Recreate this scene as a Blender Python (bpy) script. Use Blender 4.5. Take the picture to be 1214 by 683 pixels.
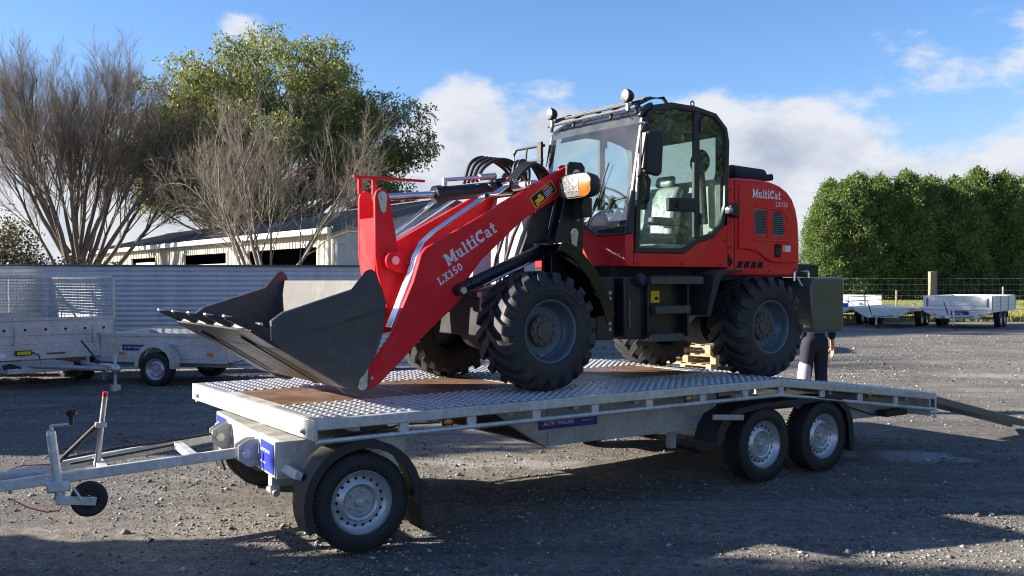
import bpy, bmesh, math, random
import numpy as np
from mathutils import Vector, Matrix
random.seed(7); rng = np.random.default_rng(7)
R = math.radians
scene = bpy.context.scene
COL = scene.collection
for _o in list(bpy.data.objects): bpy.data.objects.remove(_o)

# ------------------------------------------------------------------ camera
cam = bpy.data.cameras.new('camera'); camo = bpy.data.objects.new('camera', cam); COL.objects.link(camo)
cam.sensor_width = 36; cam.lens = 36*1126/1214
camo.location = (0, 0, 1.75); camo.rotation_euler = (R(90-0.43), 0, 0)
cam.clip_end = 3000; cam.clip_start = .05
scene.camera = camo

# ------------------------------------------------------------------ sun and sky
SUN_EL = 21.0
SUN_H = Vector((-1.0, 0.02, 0)).normalized()            # horizontal direction towards the sun
sd = Vector((SUN_H.x*math.cos(R(SUN_EL)), SUN_H.y*math.cos(R(SUN_EL)), math.sin(R(SUN_EL))))
sl = bpy.data.lights.new('sun', 'SUN'); sl.energy = 5.0; sl.angle = R(0.5); sl.color = (1, .90, .76)
so = bpy.data.objects.new('sun', sl); COL.objects.link(so)
so.rotation_euler = sd.to_track_quat('Z', 'Y').to_euler(); so.location = (-30, 0, 20)
scene.view_settings.view_transform = 'Standard'; scene.view_settings.look = 'None'
scene.view_settings.gamma = 1; scene.view_settings.use_curve_mapping = False
scene.view_settings.exposure = 1.65
scene.cycles.filter_width = 1.1
scene.render.resolution_x = 1024; scene.render.resolution_y = 576

def make_world():
    w = bpy.data.worlds.new('World'); scene.world = w; w.use_nodes = True
    nt = w.node_tree; N = nt.nodes; L = nt.links; N.clear()
    out = N.new('ShaderNodeOutputWorld'); bg = N.new('ShaderNodeBackground')
    sky = N.new('ShaderNodeTexSky'); sky.sky_type = 'NISHITA'; sky.sun_disc = False
    sky.sun_elevation = R(SUN_EL); sky.sun_rotation = math.atan2(SUN_H.x, SUN_H.y)
    sky.air_density = 1.0; sky.dust_density = .5; sky.ozone_density = 2.0
    tc = N.new('ShaderNodeTexCoord')
    def math_(op, a, b=None, c=None, clamp=False):
        n = N.new('ShaderNodeMath'); n.operation = op; n.use_clamp = clamp
        for i, v in enumerate((a, b, c)):
            if v is None: continue
            if isinstance(v, (int, float)): n.inputs[i].default_value = v
            else: L.new(v, n.inputs[i])
        return n.outputs[0]
    def vmath(op, a, b):
        n = N.new('ShaderNodeVectorMath'); n.operation = op
        for i, v in enumerate((a, b)):
            if isinstance(v, tuple): n.inputs[i].default_value = v
            else: L.new(v, n.inputs[i])
        return n
    def noise(vec, scale, detail, rough=.55):
        n = N.new('ShaderNodeTexNoise'); n.inputs['Scale'].default_value = scale
        n.inputs['Detail'].default_value = detail; n.inputs['Roughness'].default_value = rough
        L.new(vec, n.inputs['Vector']); return n.outputs['Fac']
    P = tc.outputs['Generated']
    st = vmath('MULTIPLY', P, (1, 1, 1.9)).outputs[0]
    n1 = noise(st, 7.0, 8, .6); n2 = noise(vmath('ADD', st, (-.05, .0, .06)).outputs[0], 7.0, 8, .6)
    n3 = noise(st, 2.2, 4)
    # clouds: (azimuth from +Y towards +X in degrees, elevation, half width, half height, weight)
    blobs = [(-3.2, 8.0, 4.6, 4.2, 1.15), (3.0, 8.6, 4.5, 3.0, .95), (-5.5, 3.5, 7, 5, 1), (11, 8.2, 5, 3.0, 1), (16, 7.2, 6, 3.4, 1.1), (21, 4.4, 9, 3.0, 1),
             (29, 4.8, 9, 2.8, 1), (22.8, 11.4, 4.6, 1.9, .36), (32, 11.8, 3.0, 2.4, .25), (-15.6, 14.2, 1.5, .9, .5), (-25, 6.5, 8, 3.0, .65), (-19, 4, 9, 4.5, 1),
             (-34, 4, 10, 3.5, .8), (41, 7, 12, 4, .9), (55, 11, 8, 5, .8), (75, 6, 16, 5, .9), (100, 12, 10, 6, .8), (125, 7, 16, 5, .9),
             (160, 9, 14, 6, .9), (-165, 6, 16, 5, .9), (-135, 11, 10, 5, .8), (-110, 6, 12, 4, .7), (-70, 7, 12, 5, .9), (-48, 12, 7, 4, .7), (150, 35, 12, 6, .6), (60, 42, 12, 6, .6), (-60, 40, 12, 6, .6)]
    acc = None
    for az, el, hw, hh, wt in blobs:
        a, e = R(az), R(el)
        c = (math.sin(a)*math.cos(e), math.cos(a)*math.cos(e), math.sin(e))
        d = vmath('SUBTRACT', P, c).outputs[0]
        d = vmath('MULTIPLY', d, (1/R(hw), 1/R(hw), 1/R(hh))).outputs[0]
        ln = N.new('ShaderNodeVectorMath'); ln.operation = 'LENGTH'; L.new(d, ln.inputs[0])
        m = math_('MULTIPLY', math_('SUBTRACT', 1.0, ln.outputs['Value']), wt)
        acc = m if acc is None else math_('SMOOTH_MAX', acc, m, .25)
    dens = math_('ADD', acc, math_('MULTIPLY', math_('SUBTRACT', n1, .5), 2.3))
    dens = math_('ADD', dens, math_('MULTIPLY', math_('SUBTRACT', n3, .5), .9))
    mr = N.new('ShaderNodeMapRange'); mr.interpolation_type = 'SMOOTHSTEP'
    mr.inputs['From Min'].default_value = .0; mr.inputs['From Max'].default_value = .42
    L.new(dens, mr.inputs['Value'])
    mask = math_('MULTIPLY', mr.outputs[0], .93)
    # the thick middle of a cloud is greyer, the thin rim and the side towards the sun white
    thick = N.new('ShaderNodeMapRange'); thick.inputs['From Min'].default_value = .30; thick.inputs['From Max'].default_value = 1.15
    L.new(dens, thick.inputs['Value'])
    lit = math_('MULTIPLY', math_('SUBTRACT', n1, n2), 2.6)
    sh = math_('SUBTRACT', math_('SUBTRACT', 1.0, math_('MULTIPLY', thick.outputs[0], .62)), math_('MULTIPLY', lit, -1.0), clamp=True)
    cc = N.new('ShaderNodeMix'); cc.data_type = 'RGBA'
    cc.inputs['A'].default_value = (2.3, 2.7, 3.6, 1); cc.inputs['B'].default_value = (5.4, 5.5, 5.8, 1)
    L.new(sh, cc.inputs['Factor'])
    hs = N.new('ShaderNodeHueSaturation'); hs.inputs['Saturation'].default_value = 1.12; hs.inputs['Value'].default_value = 1.0
    tint = N.new('ShaderNodeMix'); tint.data_type = 'RGBA'; tint.blend_type = 'MULTIPLY'; tint.inputs['Factor'].default_value = 1
    tint.inputs['B'].default_value = (1.10, 1.18, 1.42, 1); L.new(sky.outputs[0], tint.inputs['A']); L.new(tint.outputs['Result'], hs.inputs['Color'])
    # pale air along the whole horizon
    sp = N.new('ShaderNodeSeparateXYZ'); L.new(P, sp.inputs[0])
    hz = N.new('ShaderNodeMapRange'); hz.interpolation_type = 'SMOOTHSTEP'; hz.inputs['From Min'].default_value = .20; hz.inputs['From Max'].default_value = .0
    hz.inputs['To Max'].default_value = .85; L.new(sp.outputs[2], hz.inputs['Value'])
    hm = N.new('ShaderNodeMix'); hm.data_type = 'RGBA'; hm.inputs['B'].default_value = (3.3, 3.75, 4.5, 1)
    L.new(hz.outputs[0], hm.inputs['Factor']); L.new(hs.outputs[0], hm.inputs['A'])
    mx = N.new('ShaderNodeMix'); mx.data_type = 'RGBA'
    L.new(mask, mx.inputs['Factor']); L.new(hm.outputs['Result'], mx.inputs['A']); L.new(cc.outputs['Result'], mx.inputs['B'])
    L.new(mx.outputs['Result'], bg.inputs['Color']); bg.inputs['Strength'].default_value = .05
    L.new(bg.outputs[0], out.inputs[0])
make_world()

# ------------------------------------------------------------------ materials
MATS = {}
def mat(name, col, rough=.5, metal=0, var=.15, scale=8, rvar=.1, bump=0, bscale=60, coat=0, col2=None, c2amt=.5, c2scale=3, spec=.5, stretch=None):
    if name in MATS: return MATS[name]
    m = bpy.data.materials.new(name); m.use_nodes = True; MATS[name] = m
    nt = m.node_tree; N = nt.nodes; L = nt.links
    b = N['Principled BSDF']
    tc = N.new('ShaderNodeTexCoord'); vec = tc.outputs['Object']
    if stretch:
        mp = N.new('ShaderNodeMapping'); mp.inputs['Scale'].default_value = stretch; L.new(vec, mp.inputs[0]); vec = mp.outputs[0]
    n = N.new('ShaderNodeTexNoise'); n.inputs['Scale'].default_value = scale; n.inputs['Detail'].default_value = 6; n.inputs['Roughness'].default_value = .6
    L.new(vec, n.inputs['Vector'])
    mr = N.new('ShaderNodeMapRange'); mr.inputs['From Min'].default_value = .3; mr.inputs['From Max'].default_value = .7
    mr.inputs['To Min'].default_value = 1-var; mr.inputs['To Max'].default_value = 1+var; L.new(n.outputs['Fac'], mr.inputs['Value'])
    mu = N.new('ShaderNodeMix'); mu.data_type = 'RGBA'; mu.blend_type = 'MULTIPLY'; mu.inputs['Factor'].default_value = 1
    mu.inputs['A'].default_value = (*col, 1); L.new(mr.outputs[0], mu.inputs['B'])
    outc = mu.outputs['Result']
    if col2:
        n2 = N.new('ShaderNodeTexNoise'); n2.inputs['Scale'].default_value = c2scale; n2.inputs['Detail'].default_value = 8; n2.inputs['Roughness'].default_value = .65
        L.new(vec, n2.inputs['Vector'])
        m2 = N.new('ShaderNodeMapRange'); m2.inputs['From Min'].default_value = .48; m2.inputs['From Max'].default_value = .68; m2.inputs['To Max'].default_value = c2amt
        L.new(n2.outputs['Fac'], m2.inputs['Value'])
        mm = N.new('ShaderNodeMix'); mm.data_type = 'RGBA'; mm.inputs['B'].default_value = (*col2, 1)
        L.new(outc, mm.inputs['A']); L.new(m2.outputs[0], mm.inputs['Factor']); outc = mm.outputs['Result']
    L.new(outc, b.inputs['Base Color'])
    r2 = N.new('ShaderNodeMapRange'); r2.inputs['From Min'].default_value = .3; r2.inputs['From Max'].default_value = .7
    r2.inputs['To Min'].default_value = max(.02, rough-rvar); r2.inputs['To Max'].default_value = min(1, rough+rvar)
    L.new(n.outputs['Fac'], r2.inputs['Value']); L.new(r2.outputs[0], b.inputs['Roughness'])
    b.inputs['Metallic'].default_value = metal; b.inputs['Coat Weight'].default_value = coat; b.inputs['Coat Roughness'].default_value = .05
    b.inputs['Specular IOR Level'].default_value = spec
    if bump:
        nb = N.new('ShaderNodeTexNoise'); nb.inputs['Scale'].default_value = bscale; nb.inputs['Detail'].default_value = 5; L.new(vec, nb.inputs['Vector'])
        bp = N.new('ShaderNodeBump'); bp.inputs['Strength'].default_value = bump; bp.inputs['Distance'].default_value = .01
        L.new(nb.outputs['Fac'], bp.inputs['Height']); L.new(bp.outputs[0], b.inputs['Normal'])
    return m
def galv_mat(name, col, metal, rough):
    m = mat(name, col, rough, metal, .12, 5, .1, bump=.015, bscale=30, col2=tuple(c*.66 for c in col), c2amt=.5, c2scale=2.2)
    nt = m.node_tree; N = nt.nodes; L = nt.links; b = N['Principled BSDF']      # zinc spangle
    v = N.new('ShaderNodeTexVoronoi'); v.inputs['Scale'].default_value = 34
    tc = N.new('ShaderNodeTexCoord'); L.new(tc.outputs['Object'], v.inputs['Vector'])
    src = b.inputs['Base Color'].links[0].from_socket
    bw = N.new('ShaderNodeRGBToBW'); L.new(v.outputs['Color'], bw.inputs[0])
    mr = N.new('ShaderNodeMapRange'); mr.inputs['To Min'].default_value = .84; mr.inputs['To Max'].default_value = 1.14; L.new(bw.outputs[0], mr.inputs['Value'])
    mu = N.new('ShaderNodeMix'); mu.data_type = 'RGBA'; mu.blend_type = 'MULTIPLY'; mu.inputs['Factor'].default_value = 1
    L.new(src, mu.inputs['A']); L.new(mr.outputs[0], mu.inputs['B']); L.new(mu.outputs['Result'], b.inputs['Base Color'])
    return m
galv = galv_mat('galvanised_steel', (.60, .61, .60), .45, .46)
galv_old = galv_mat('weathered_galvanised_steel', (.42, .43, .42), .35, .55)
tread_m = mat('tread_plate_aluminium', (.46, .47, .49), .42, .6, .10, 6, .08, bump=.04, col2=(.26, .255, .25), c2amt=.5)
button_m = mat('sunlit_tread_button_aluminium', (.62, .63, .64), .40, .6, .12, 6, .08, col2=(.36, .35, .34), c2amt=.5)  # lighter than the plate, sun on the raised tops put into the colour
ply_m = mat('brown_film_plywood', (.135, .072, .040), .55, 0, .22, 3, .12, bump=.05, bscale=200, col2=(.27, .20, .14), c2amt=.75, c2scale=2.4)
red_m = mat('red_machine_paint', (.84, .017, .026), .42, 0, .06, 3, .06, coat=.38, bump=.004, bscale=40, spec=.22, col2=(.52, .13, .10), c2amt=.22, c2scale=3.5)
red2_m = mat('red_boom_paint', (.84, .018, .028), .5, 0, .08, 4, .08, coat=.05, bump=.01, bscale=100, spec=.22, col2=(.52, .13, .10), c2amt=.25, c2scale=4)
bucket_m = mat('charcoal_bucket_paint', (.055, .057, .060), .45, 0, .14, 7, .12, bump=.04, bscale=150, col2=(.11, .10, .09), c2amt=.45, c2scale=9)
spill_m = mat('scuffed_grey_bucket_paint', (.055, .055, .058), .6, .1, .18, 18, .1, bump=.05, bscale=90, col2=(.10, .10, .10), c2amt=.6, c2scale=8)
black_m = mat('black_machine_paint', (.014, .015, .019), .36, 0, .2, 5, .1, bump=.02, bscale=120, col2=(.045, .043, .042), c2amt=.35, c2scale=2.5)
mblack_m = mat('matt_black_frame_paint', (.016, .016, .019), .7, 0, .2, 5, .1, spec=.25, col2=(.05, .046, .042), c2amt=.3)
gblack_m = mat('gloss_black_plastic', (.010, .010, .012), .20, 0, .2, 4, .06, col2=(.03, .03, .03), c2amt=.3)
plast_m = mat('matt_black_plastic', (.022, .023, .025), .55, 0, .15, 6, .1, bump=.05, bscale=300)
frame_m = mat('cab_frame_charcoal', (.028, .029, .032), .38, 0, .1, 4, .06)
rubber_m = mat('tyre_rubber', (.020, .020, .022), .72, 0, .2, 9, .1, bump=.06, bscale=90, col2=(.055, .052, .048), c2amt=.4, c2scale=4)
lrub_m = mat('loader_tyre_rubber', (.022, .022, .024), .62, 0, .25, 7, .12, bump=.08, bscale=70, col2=(.065, .06, .052), c2amt=.6, c2scale=3.0)
rim_m = mat('blue_grey_rim_paint', (.085, .115, .145), .38, .1, .12, 9, .1, col2=(.20, .21, .21), c2amt=.3)
hub_m = mat('dirty_hub_metal', (.13, .115, .10), .6, .4, .25, 18, .1, bump=.1)
srim_m = mat('silver_wheel_paint', (.50, .51, .53), .34, .55, .08, 9, .08)
chrome_m = mat('chrome', (.74, .75, .76), .20, 1, .06, 9, .06)
zinc_m = mat('zinc_plate', (.55, .55, .52), .4, .7, .15, 9, .1)
white_m = mat('white_paint', (.68, .68, .67), .45, 0, .06, 4, .1, col2=(.50, .49, .46), c2amt=.4, c2scale=2.5)
lett_m = mat('white_lettering_film', (.74, .74, .80), .5, 0, .05, 8, .05)
letw_m = mat('bright_white_print', (.85, .85, .86), .5, 0, .03, 8, .05)
blue_m = mat('blue_sticker_film', (.012, .012, .21), .35, 0, .06, 8, .05)
blue2_m = mat('bright_blue_sticker_film', (.03, .05, .52), .35, 0, .06, 8, .05)
orange_m = mat('orange_lens', (.80, .20, .01), .18, 0, .1, 12, .05, coat=.5)
amber_m = mat('amber_indicator_lens', (.46, .11, .014), .2, 0, .1, 20, .05, coat=.6)
lens_m = mat('headlight_reflector', (.40, .41, .43), .16, .6, .3, 30, .08, bump=.5, bscale=45, coat=1)
yellow_m = mat('yellow_sticker_film', (.80, .56, .01), .4, 0, .05, 9, .05)
rlens_m = mat('red_plastic', (.55, .02, .02), .35, 0, .08, 9, .05)
seat_m = mat('plastic_wrapped_seat', (.25, .265, .26), .28, 0, .3, 7, .15, bump=.6, bscale=14, coat=.4)
inter_m = mat('cab_interior_grey', (.26, .28, .275), .6, 0, .15, 6, .1)
dark_m = mat('dark_cab_lining', (.020, .020, .018), .8, 0, .2, 7, .1)
void_m = mat('dark_recess', (.006, .006, .006), .8, 0, .1, 7, .1)
wood_m = mat('pallet_pine', (.36, .26, .16), .75, 0, .3, 5, .1, bump=.15, bscale=40, col2=(.30, .21, .13), c2amt=.6, stretch=(1, 6, 6))
post_m = mat('fence_post_wood', (.26, .21, .13), .85, 0, .3, 5, .1, bump=.2, bscale=30, stretch=(6, 6, 1))
wire_m = mat('fence_wire', (.30, .31, .32), .5, .6, .1, 5, .1)
bark_m = mat('grey_brown_bark', (.128, .108, .090), .9, 0, .35, 6, .05, bump=.5, bscale=25, col2=(.23, .185, .135), c2amt=.6, c2scale=4, stretch=(3, 3, .7))
bark2_m = mat('pale_lichen_bark', (.22, .19, .15), .9, 0, .35, 6, .05, bump=.4, bscale=25, col2=(.15, .125, .10), c2amt=.6, c2scale=3)
bark3_m = mat('gum_bark', (.30, .25, .20), .85, 0, .3, 4, .05, bump=.3, bscale=20, col2=(.13, .10, .08), c2amt=.6)
navy_m = mat('navy_work_fabric', (.016, .018, .032), .85, 0, .2, 20, .05, bump=.25, bscale=40)
pink_m = mat('sunlit_leg_pink', (.45, .37, .44), .8, 0, .08, 12, .05, bump=.25, bscale=30)
skin_m = mat('skin', (.50, .27, .19), .55, 0, .06, 20, .05)
hair_m = mat('brown_hair', (.05, .035, .025), .7, 0, .2, 60, .05, bump=.4, bscale=200)
boot_m = mat('boot_leather', (.035, .028, .022), .6, 0, .2, 12, .05)
cream_m = mat('cream_steel_cladding', (.47, .45, .375), .5, 0, .06, 2, .05, col2=(.36, .34, .28), c2amt=.3)
gable_m = mat('grey_steel_cladding', (.46, .47, .47), .5, 0, .06, 2, .05, col2=(.36, .37, .37), c2amt=.3)
roof_m = mat('dark_grey_roof_steel', (.060, .064, .075), .42, .1, .1, 2, .08)
ramp_m = mat('dull_ramp_steel', (.20, .195, .18), .55, .3, .2, 5, .1, col2=(.12, .11, .10), c2amt=.5)
fence_m = mat('blue_grey_corrugated_steel', (.58, .60, .63), .48, .12, .08, 2.2, .08, col2=(.42, .41, .40), c2amt=.5, c2scale=1.6, stretch=(2.2, 2.2, .35))
capping_m = mat('fence_capping_steel', (.10, .11, .12), .5, .3, .1, 3, .1)

def glass_mat(name, tint, refl=.5, dirt=.04):
    m = bpy.data.materials.new(name); m.use_nodes = True; nt = m.node_tree; N = nt.nodes; L = nt.links; N.clear()
    out = N.new('ShaderNodeOutputMaterial'); tr = N.new('ShaderNodeBsdfTransparent'); tr.inputs[0].default_value = (*tint, 1)
    gl = N.new('ShaderNodeBsdfGlossy'); gl.inputs['Roughness'].default_value = .015; gl.inputs['Color'].default_value = (.95, .97, 1, 1)
    fr = N.new('ShaderNodeLayerWeight'); fr.inputs['Blend'].default_value = .5
    pw = N.new('ShaderNodeMath'); pw.operation = 'POWER'; pw.inputs[1].default_value = 5; L.new(fr.outputs['Facing'], pw.inputs[0])
    k = N.new('ShaderNodeMath'); k.operation = 'MULTIPLY_ADD'; k.inputs[1].default_value = .95; k.inputs[2].default_value = refl*.09; L.new(pw.outputs[0], k.inputs[0])
    mx = N.new('ShaderNodeMixShader'); L.new(k.outputs[0], mx.inputs[0]); L.new(tr.outputs[0], mx.inputs[1]); L.new(gl.outputs[0], mx.inputs[2])
    df = N.new('ShaderNodeBsdfDiffuse'); df.inputs[0].default_value = (.6, .6, .58, 1)
    nz = N.new('ShaderNodeTexNoise'); nz.inputs['Scale'].default_value = 3; nz.inputs['Detail'].default_value = 7
    tc = N.new('ShaderNodeTexCoord'); L.new(tc.outputs['Object'], nz.inputs['Vector'])
    mr = N.new('ShaderNodeMapRange'); mr.inputs['From Min'].default_value = .35; mr.inputs['From Max'].default_value = .8; mr.inputs['To Max'].default_value = dirt*2; L.new(nz.outputs['Fac'], mr.inputs['Value'])
    m2 = N.new('ShaderNodeMixShader'); L.new(mr.outputs[0], m2.inputs[0]); L.new(mx.outputs[0], m2.inputs[1]); L.new(df.outputs[0], m2.inputs[2])
    L.new(m2.outputs[0], out.inputs[0]); return m
glass_m = glass_mat('cab_glass', (.80, .88, .86))
wind_m = glass_mat('windscreen_glass', (.82, .92, .92), .8, .03)

def leaf_mat(name, c1, c2, c3, trans=.3, rough=.5):
    m = bpy.data.materials.new(name); m.use_nodes = True; nt = m.node_tree; N = nt.nodes; L = nt.links; N.clear()
    out = N.new('ShaderNodeOutputMaterial'); g = N.new('ShaderNodeNewGeometry'); cr = N.new('ShaderNodeValToRGB')
    cr.color_ramp.elements[0].color = (*c1, 1); cr.color_ramp.elements[1].color = (*c3, 1)
    e = cr.color_ramp.elements.new(.5); e.color = (*c2, 1)
    tc = N.new('ShaderNodeTexCoord'); nz = N.new('ShaderNodeTexNoise'); nz.inputs['Scale'].default_value = .9; nz.inputs['Detail'].default_value = 3
    L.new(tc.outputs['Object'], nz.inputs['Vector'])
    ad = N.new('ShaderNodeMath'); ad.operation = 'MULTIPLY_ADD'; ad.inputs[1].default_value = .55; L.new(g.outputs['Random Per Island'], ad.inputs[0])
    mr = N.new('ShaderNodeMapRange'); mr.inputs['From Min'].default_value = .3; mr.inputs['From Max'].default_value = .7; mr.inputs['To Max'].default_value = .45; L.new(nz.outputs['Fac'], mr.inputs['Value'])
    L.new(mr.outputs[0], ad.inputs[2]); L.new(ad.outputs[0], cr.inputs[0])
    b = N.new('ShaderNodeBsdfPrincipled'); b.inputs['Roughness'].default_value = rough; L.new(cr.outputs[0], b.inputs['Base Color'])
    t = N.new('ShaderNodeBsdfTranslucent'); L.new(cr.outputs[0], t.inputs[0])
    mx = N.new('ShaderNodeMixShader'); mx.inputs[0].default_value = trans; L.new(b.outputs[0], mx.inputs[1]); L.new(t.outputs[0], mx.inputs[2])
    L.new(mx.outputs[0], out.inputs[0]); return m
gum_leaf = leaf_mat('gum_leaves', (.085, .115, .034), (.20, .225, .060), (.36, .36, .12), .42)
con_leaf = leaf_mat('conifer_foliage', (.055, .098, .030), (.135, .205, .055), (.235, .30, .085), .4, .6)
bush_leaf = leaf_mat('shrub_leaves', (.045, .055, .02), (.10, .09, .035), (.16, .13, .06))
grass_leaf = leaf_mat('field_grass_blades', (.10, .13, .03), (.26, .25, .06), (.42, .36, .13), .3, .7)

def gravel_mat():
    m = bpy.data.materials.new('gravel_yard'); m.use_nodes = True; nt = m.node_tree; N = nt.nodes; L = nt.links; b = N['Principled BSDF']
    tc = N.new('ShaderNodeTexCoord'); V = tc.outputs['Object']
    def nz(s, d=6, r=.6):
        n = N.new('ShaderNodeTexNoise'); n.inputs['Scale'].default_value = s; n.inputs['Detail'].default_value = d; n.inputs['Roughness'].default_value = r; L.new(V, n.inputs['Vector']); return n.outputs['Fac']
    def mr(v, a, c, lo=0, hi=1):
        n = N.new('ShaderNodeMapRange'); n.inputs['From Min'].default_value = a; n.inputs['From Max'].default_value = c; n.inputs['To Min'].default_value = lo; n.inputs['To Max'].default_value = hi; L.new(v, n.inputs['Value']); return n.outputs[0]
    def mix(f, a, c, bt='MIX'):
        n = N.new('ShaderNodeMix'); n.data_type = 'RGBA'; n.blend_type = bt
        for k, v in (('Factor', f), ('A', a), ('B', c)):
            if isinstance(v, tuple): n.inputs[k].default_value = (*v, 1)
            elif isinstance(v, (int, float)): n.inputs[k].default_value = v
            else: L.new(v, n.inputs[k])
        return n.outputs['Result']
    def vor(s, rnd=1):
        n = N.new('ShaderNodeTexVoronoi'); n.inputs['Scale'].default_value = s; n.inputs['Randomness'].default_value = rnd; L.new(V, n.inputs['Vector']); return n
    fine, mid, big = nz(60, 8), nz(1.3, 6), nz(.28, 5)
    v1, v2 = vor(62), vor(130)
    bw1 = N.new('ShaderNodeRGBToBW'); L.new(v1.outputs['Color'], bw1.inputs[0])
    bw2 = N.new('ShaderNodeRGBToBW'); L.new(v2.outputs['Color'], bw2.inputs[0])
    dust = mix(mr(mid, .35, .7), (.195, .182, .160), (.300, .272, .225))      # compacted dust and fines
    stone = mix(mr(bw1.outputs[0], .2, .8), (.060, .060, .060), (.40, .38, .345))
    stone2 = mix(mr(bw2.outputs[0], .2, .8), (.070, .070, .069), (.32, .30, .275))
    c = mix(mr(v1.outputs['Distance'], .007, .011, 1, 0), stone2, stone)
    cover = mr(mid, .40, .60, .75, .15)
    c = mix(cover, dust, c)
    c = mix(mr(fine, .3, .7, 0, .35), c, (.075, .070, .064))
    mp = N.new('ShaderNodeMapping'); mp.inputs['Scale'].default_value = (.16, 1.5, 1); mp.inputs['Rotation'].default_value = (0, 0, R(-14)); L.new(V, mp.inputs[0])
    sn = N.new('ShaderNodeTexNoise'); sn.inputs['Scale'].default_value = 1.1; sn.inputs['Detail'].default_value = 4; sn.inputs['Distortion'].default_value = .6; L.new(mp.outputs[0], sn.inputs['Vector'])
    c = mix(mr(sn.outputs['Fac'], .44, .60, 0, .55), c, (.085, .080, .074))       # wheel-tracked damp streaks
    c = mix(mr(big, .44, .64, 0, .6), c, (.072, .070, .068))
    gr = nz(9, 10, .8)
    c = mix(1.0, c, mix(mr(gr, .34, .66), (.48, .48, .48), (1.5, 1.5, 1.5)), 'MULTIPLY')
    c = mix(1.0, c, mix(mr(nz(34, 10, .8), .36, .64), (.62, .62, .63), (1.38, 1.37, 1.35)), 'MULTIPLY')
    pale = mr(nz(.55, 7, .7), .665, .74, 0, .55)                                # dried pale puddle crusts
    c = mix(pale, c, (.46, .47, .48))
    wob = nz(1.8, 6, .65)
    for px_, py_, rx_, ry_, am in ((3.85, 9.55, .55, .30, .55), (-.05, 9.2, .9, .26, .35), (4.5, 9.3, .3, .2, .4), (9.0, 17.5, 1.2, .5, .35)):      # dried puddles
        sb = N.new('ShaderNodeVectorMath'); sb.operation = 'SUBTRACT'; L.new(V, sb.inputs[0]); sb.inputs[1].default_value = (px_, py_, 0)
        ml = N.new('ShaderNodeVectorMath'); ml.operation = 'MULTIPLY'; L.new(sb.outputs[0], ml.inputs[0]); ml.inputs[1].default_value = (1/rx_, 1/ry_, 0)
        le = N.new('ShaderNodeVectorMath'); le.operation = 'LENGTH'; L.new(ml.outputs[0], le.inputs[0])
        ad = N.new('ShaderNodeMath'); ad.operation = 'MULTIPLY_ADD'; ad.inputs[1].default_value = -4.0; L.new(wob, ad.inputs[0]); L.new(le.outputs['Value'], ad.inputs[2])
        c = mix(mr(ad.outputs[0], -1.5, -.9, am, 0), c, (.50, .51, .52))
    L.new(c, b.inputs['Base Color']); b.inputs['Roughness'].default_value = .85; b.inputs['Specular IOR Level'].default_value = .35
    f2 = nz(26, 8, .7)
    h = N.new('ShaderNodeMath'); h.operation = 'MULTIPLY_ADD'; h.inputs[1].default_value = .5; L.new(fine, h.inputs[0]); L.new(f2, h.inputs[2])
    bp = N.new('ShaderNodeBump'); bp.inputs['Strength'].default_value = .75; bp.inputs['Distance'].default_value = .035; L.new(h.outputs[0], bp.inputs['Height'])
    L.new(bp.outputs[0], b.inputs['Normal']); return m
def field_mat():
    m = mat('field_grass', (.17, .19, .035), .9, 0, .25, 1.5, .05, bump=.6, bscale=12, col2=(.29, .26, .075), c2amt=.7, c2scale=.25); return m
def stone_mat():
    m = bpy.data.materials.new('loose_stone'); m.use_nodes = True; nt = m.node_tree; N = nt.nodes; L = nt.links; b = N['Principled BSDF']
    g = N.new('ShaderNodeNewGeometry'); cr = N.new('ShaderNodeValToRGB'); L.new(g.outputs['Random Per Island'], cr.inputs[0])
    cr.color_ramp.elements[0].color = (.055, .054, .053, 1); cr.color_ramp.elements[1].color = (.46, .45, .43, 1)
    for p, c in ((.35, (.11, .106, .10, 1)), (.8, (.25, .23, .20, 1))): e = cr.color_ramp.elements.new(p); e.color = c
    L.new(cr.outputs[0], b.inputs['Base Color']); b.inputs['Roughness'].default_value = .75; return m

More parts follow.
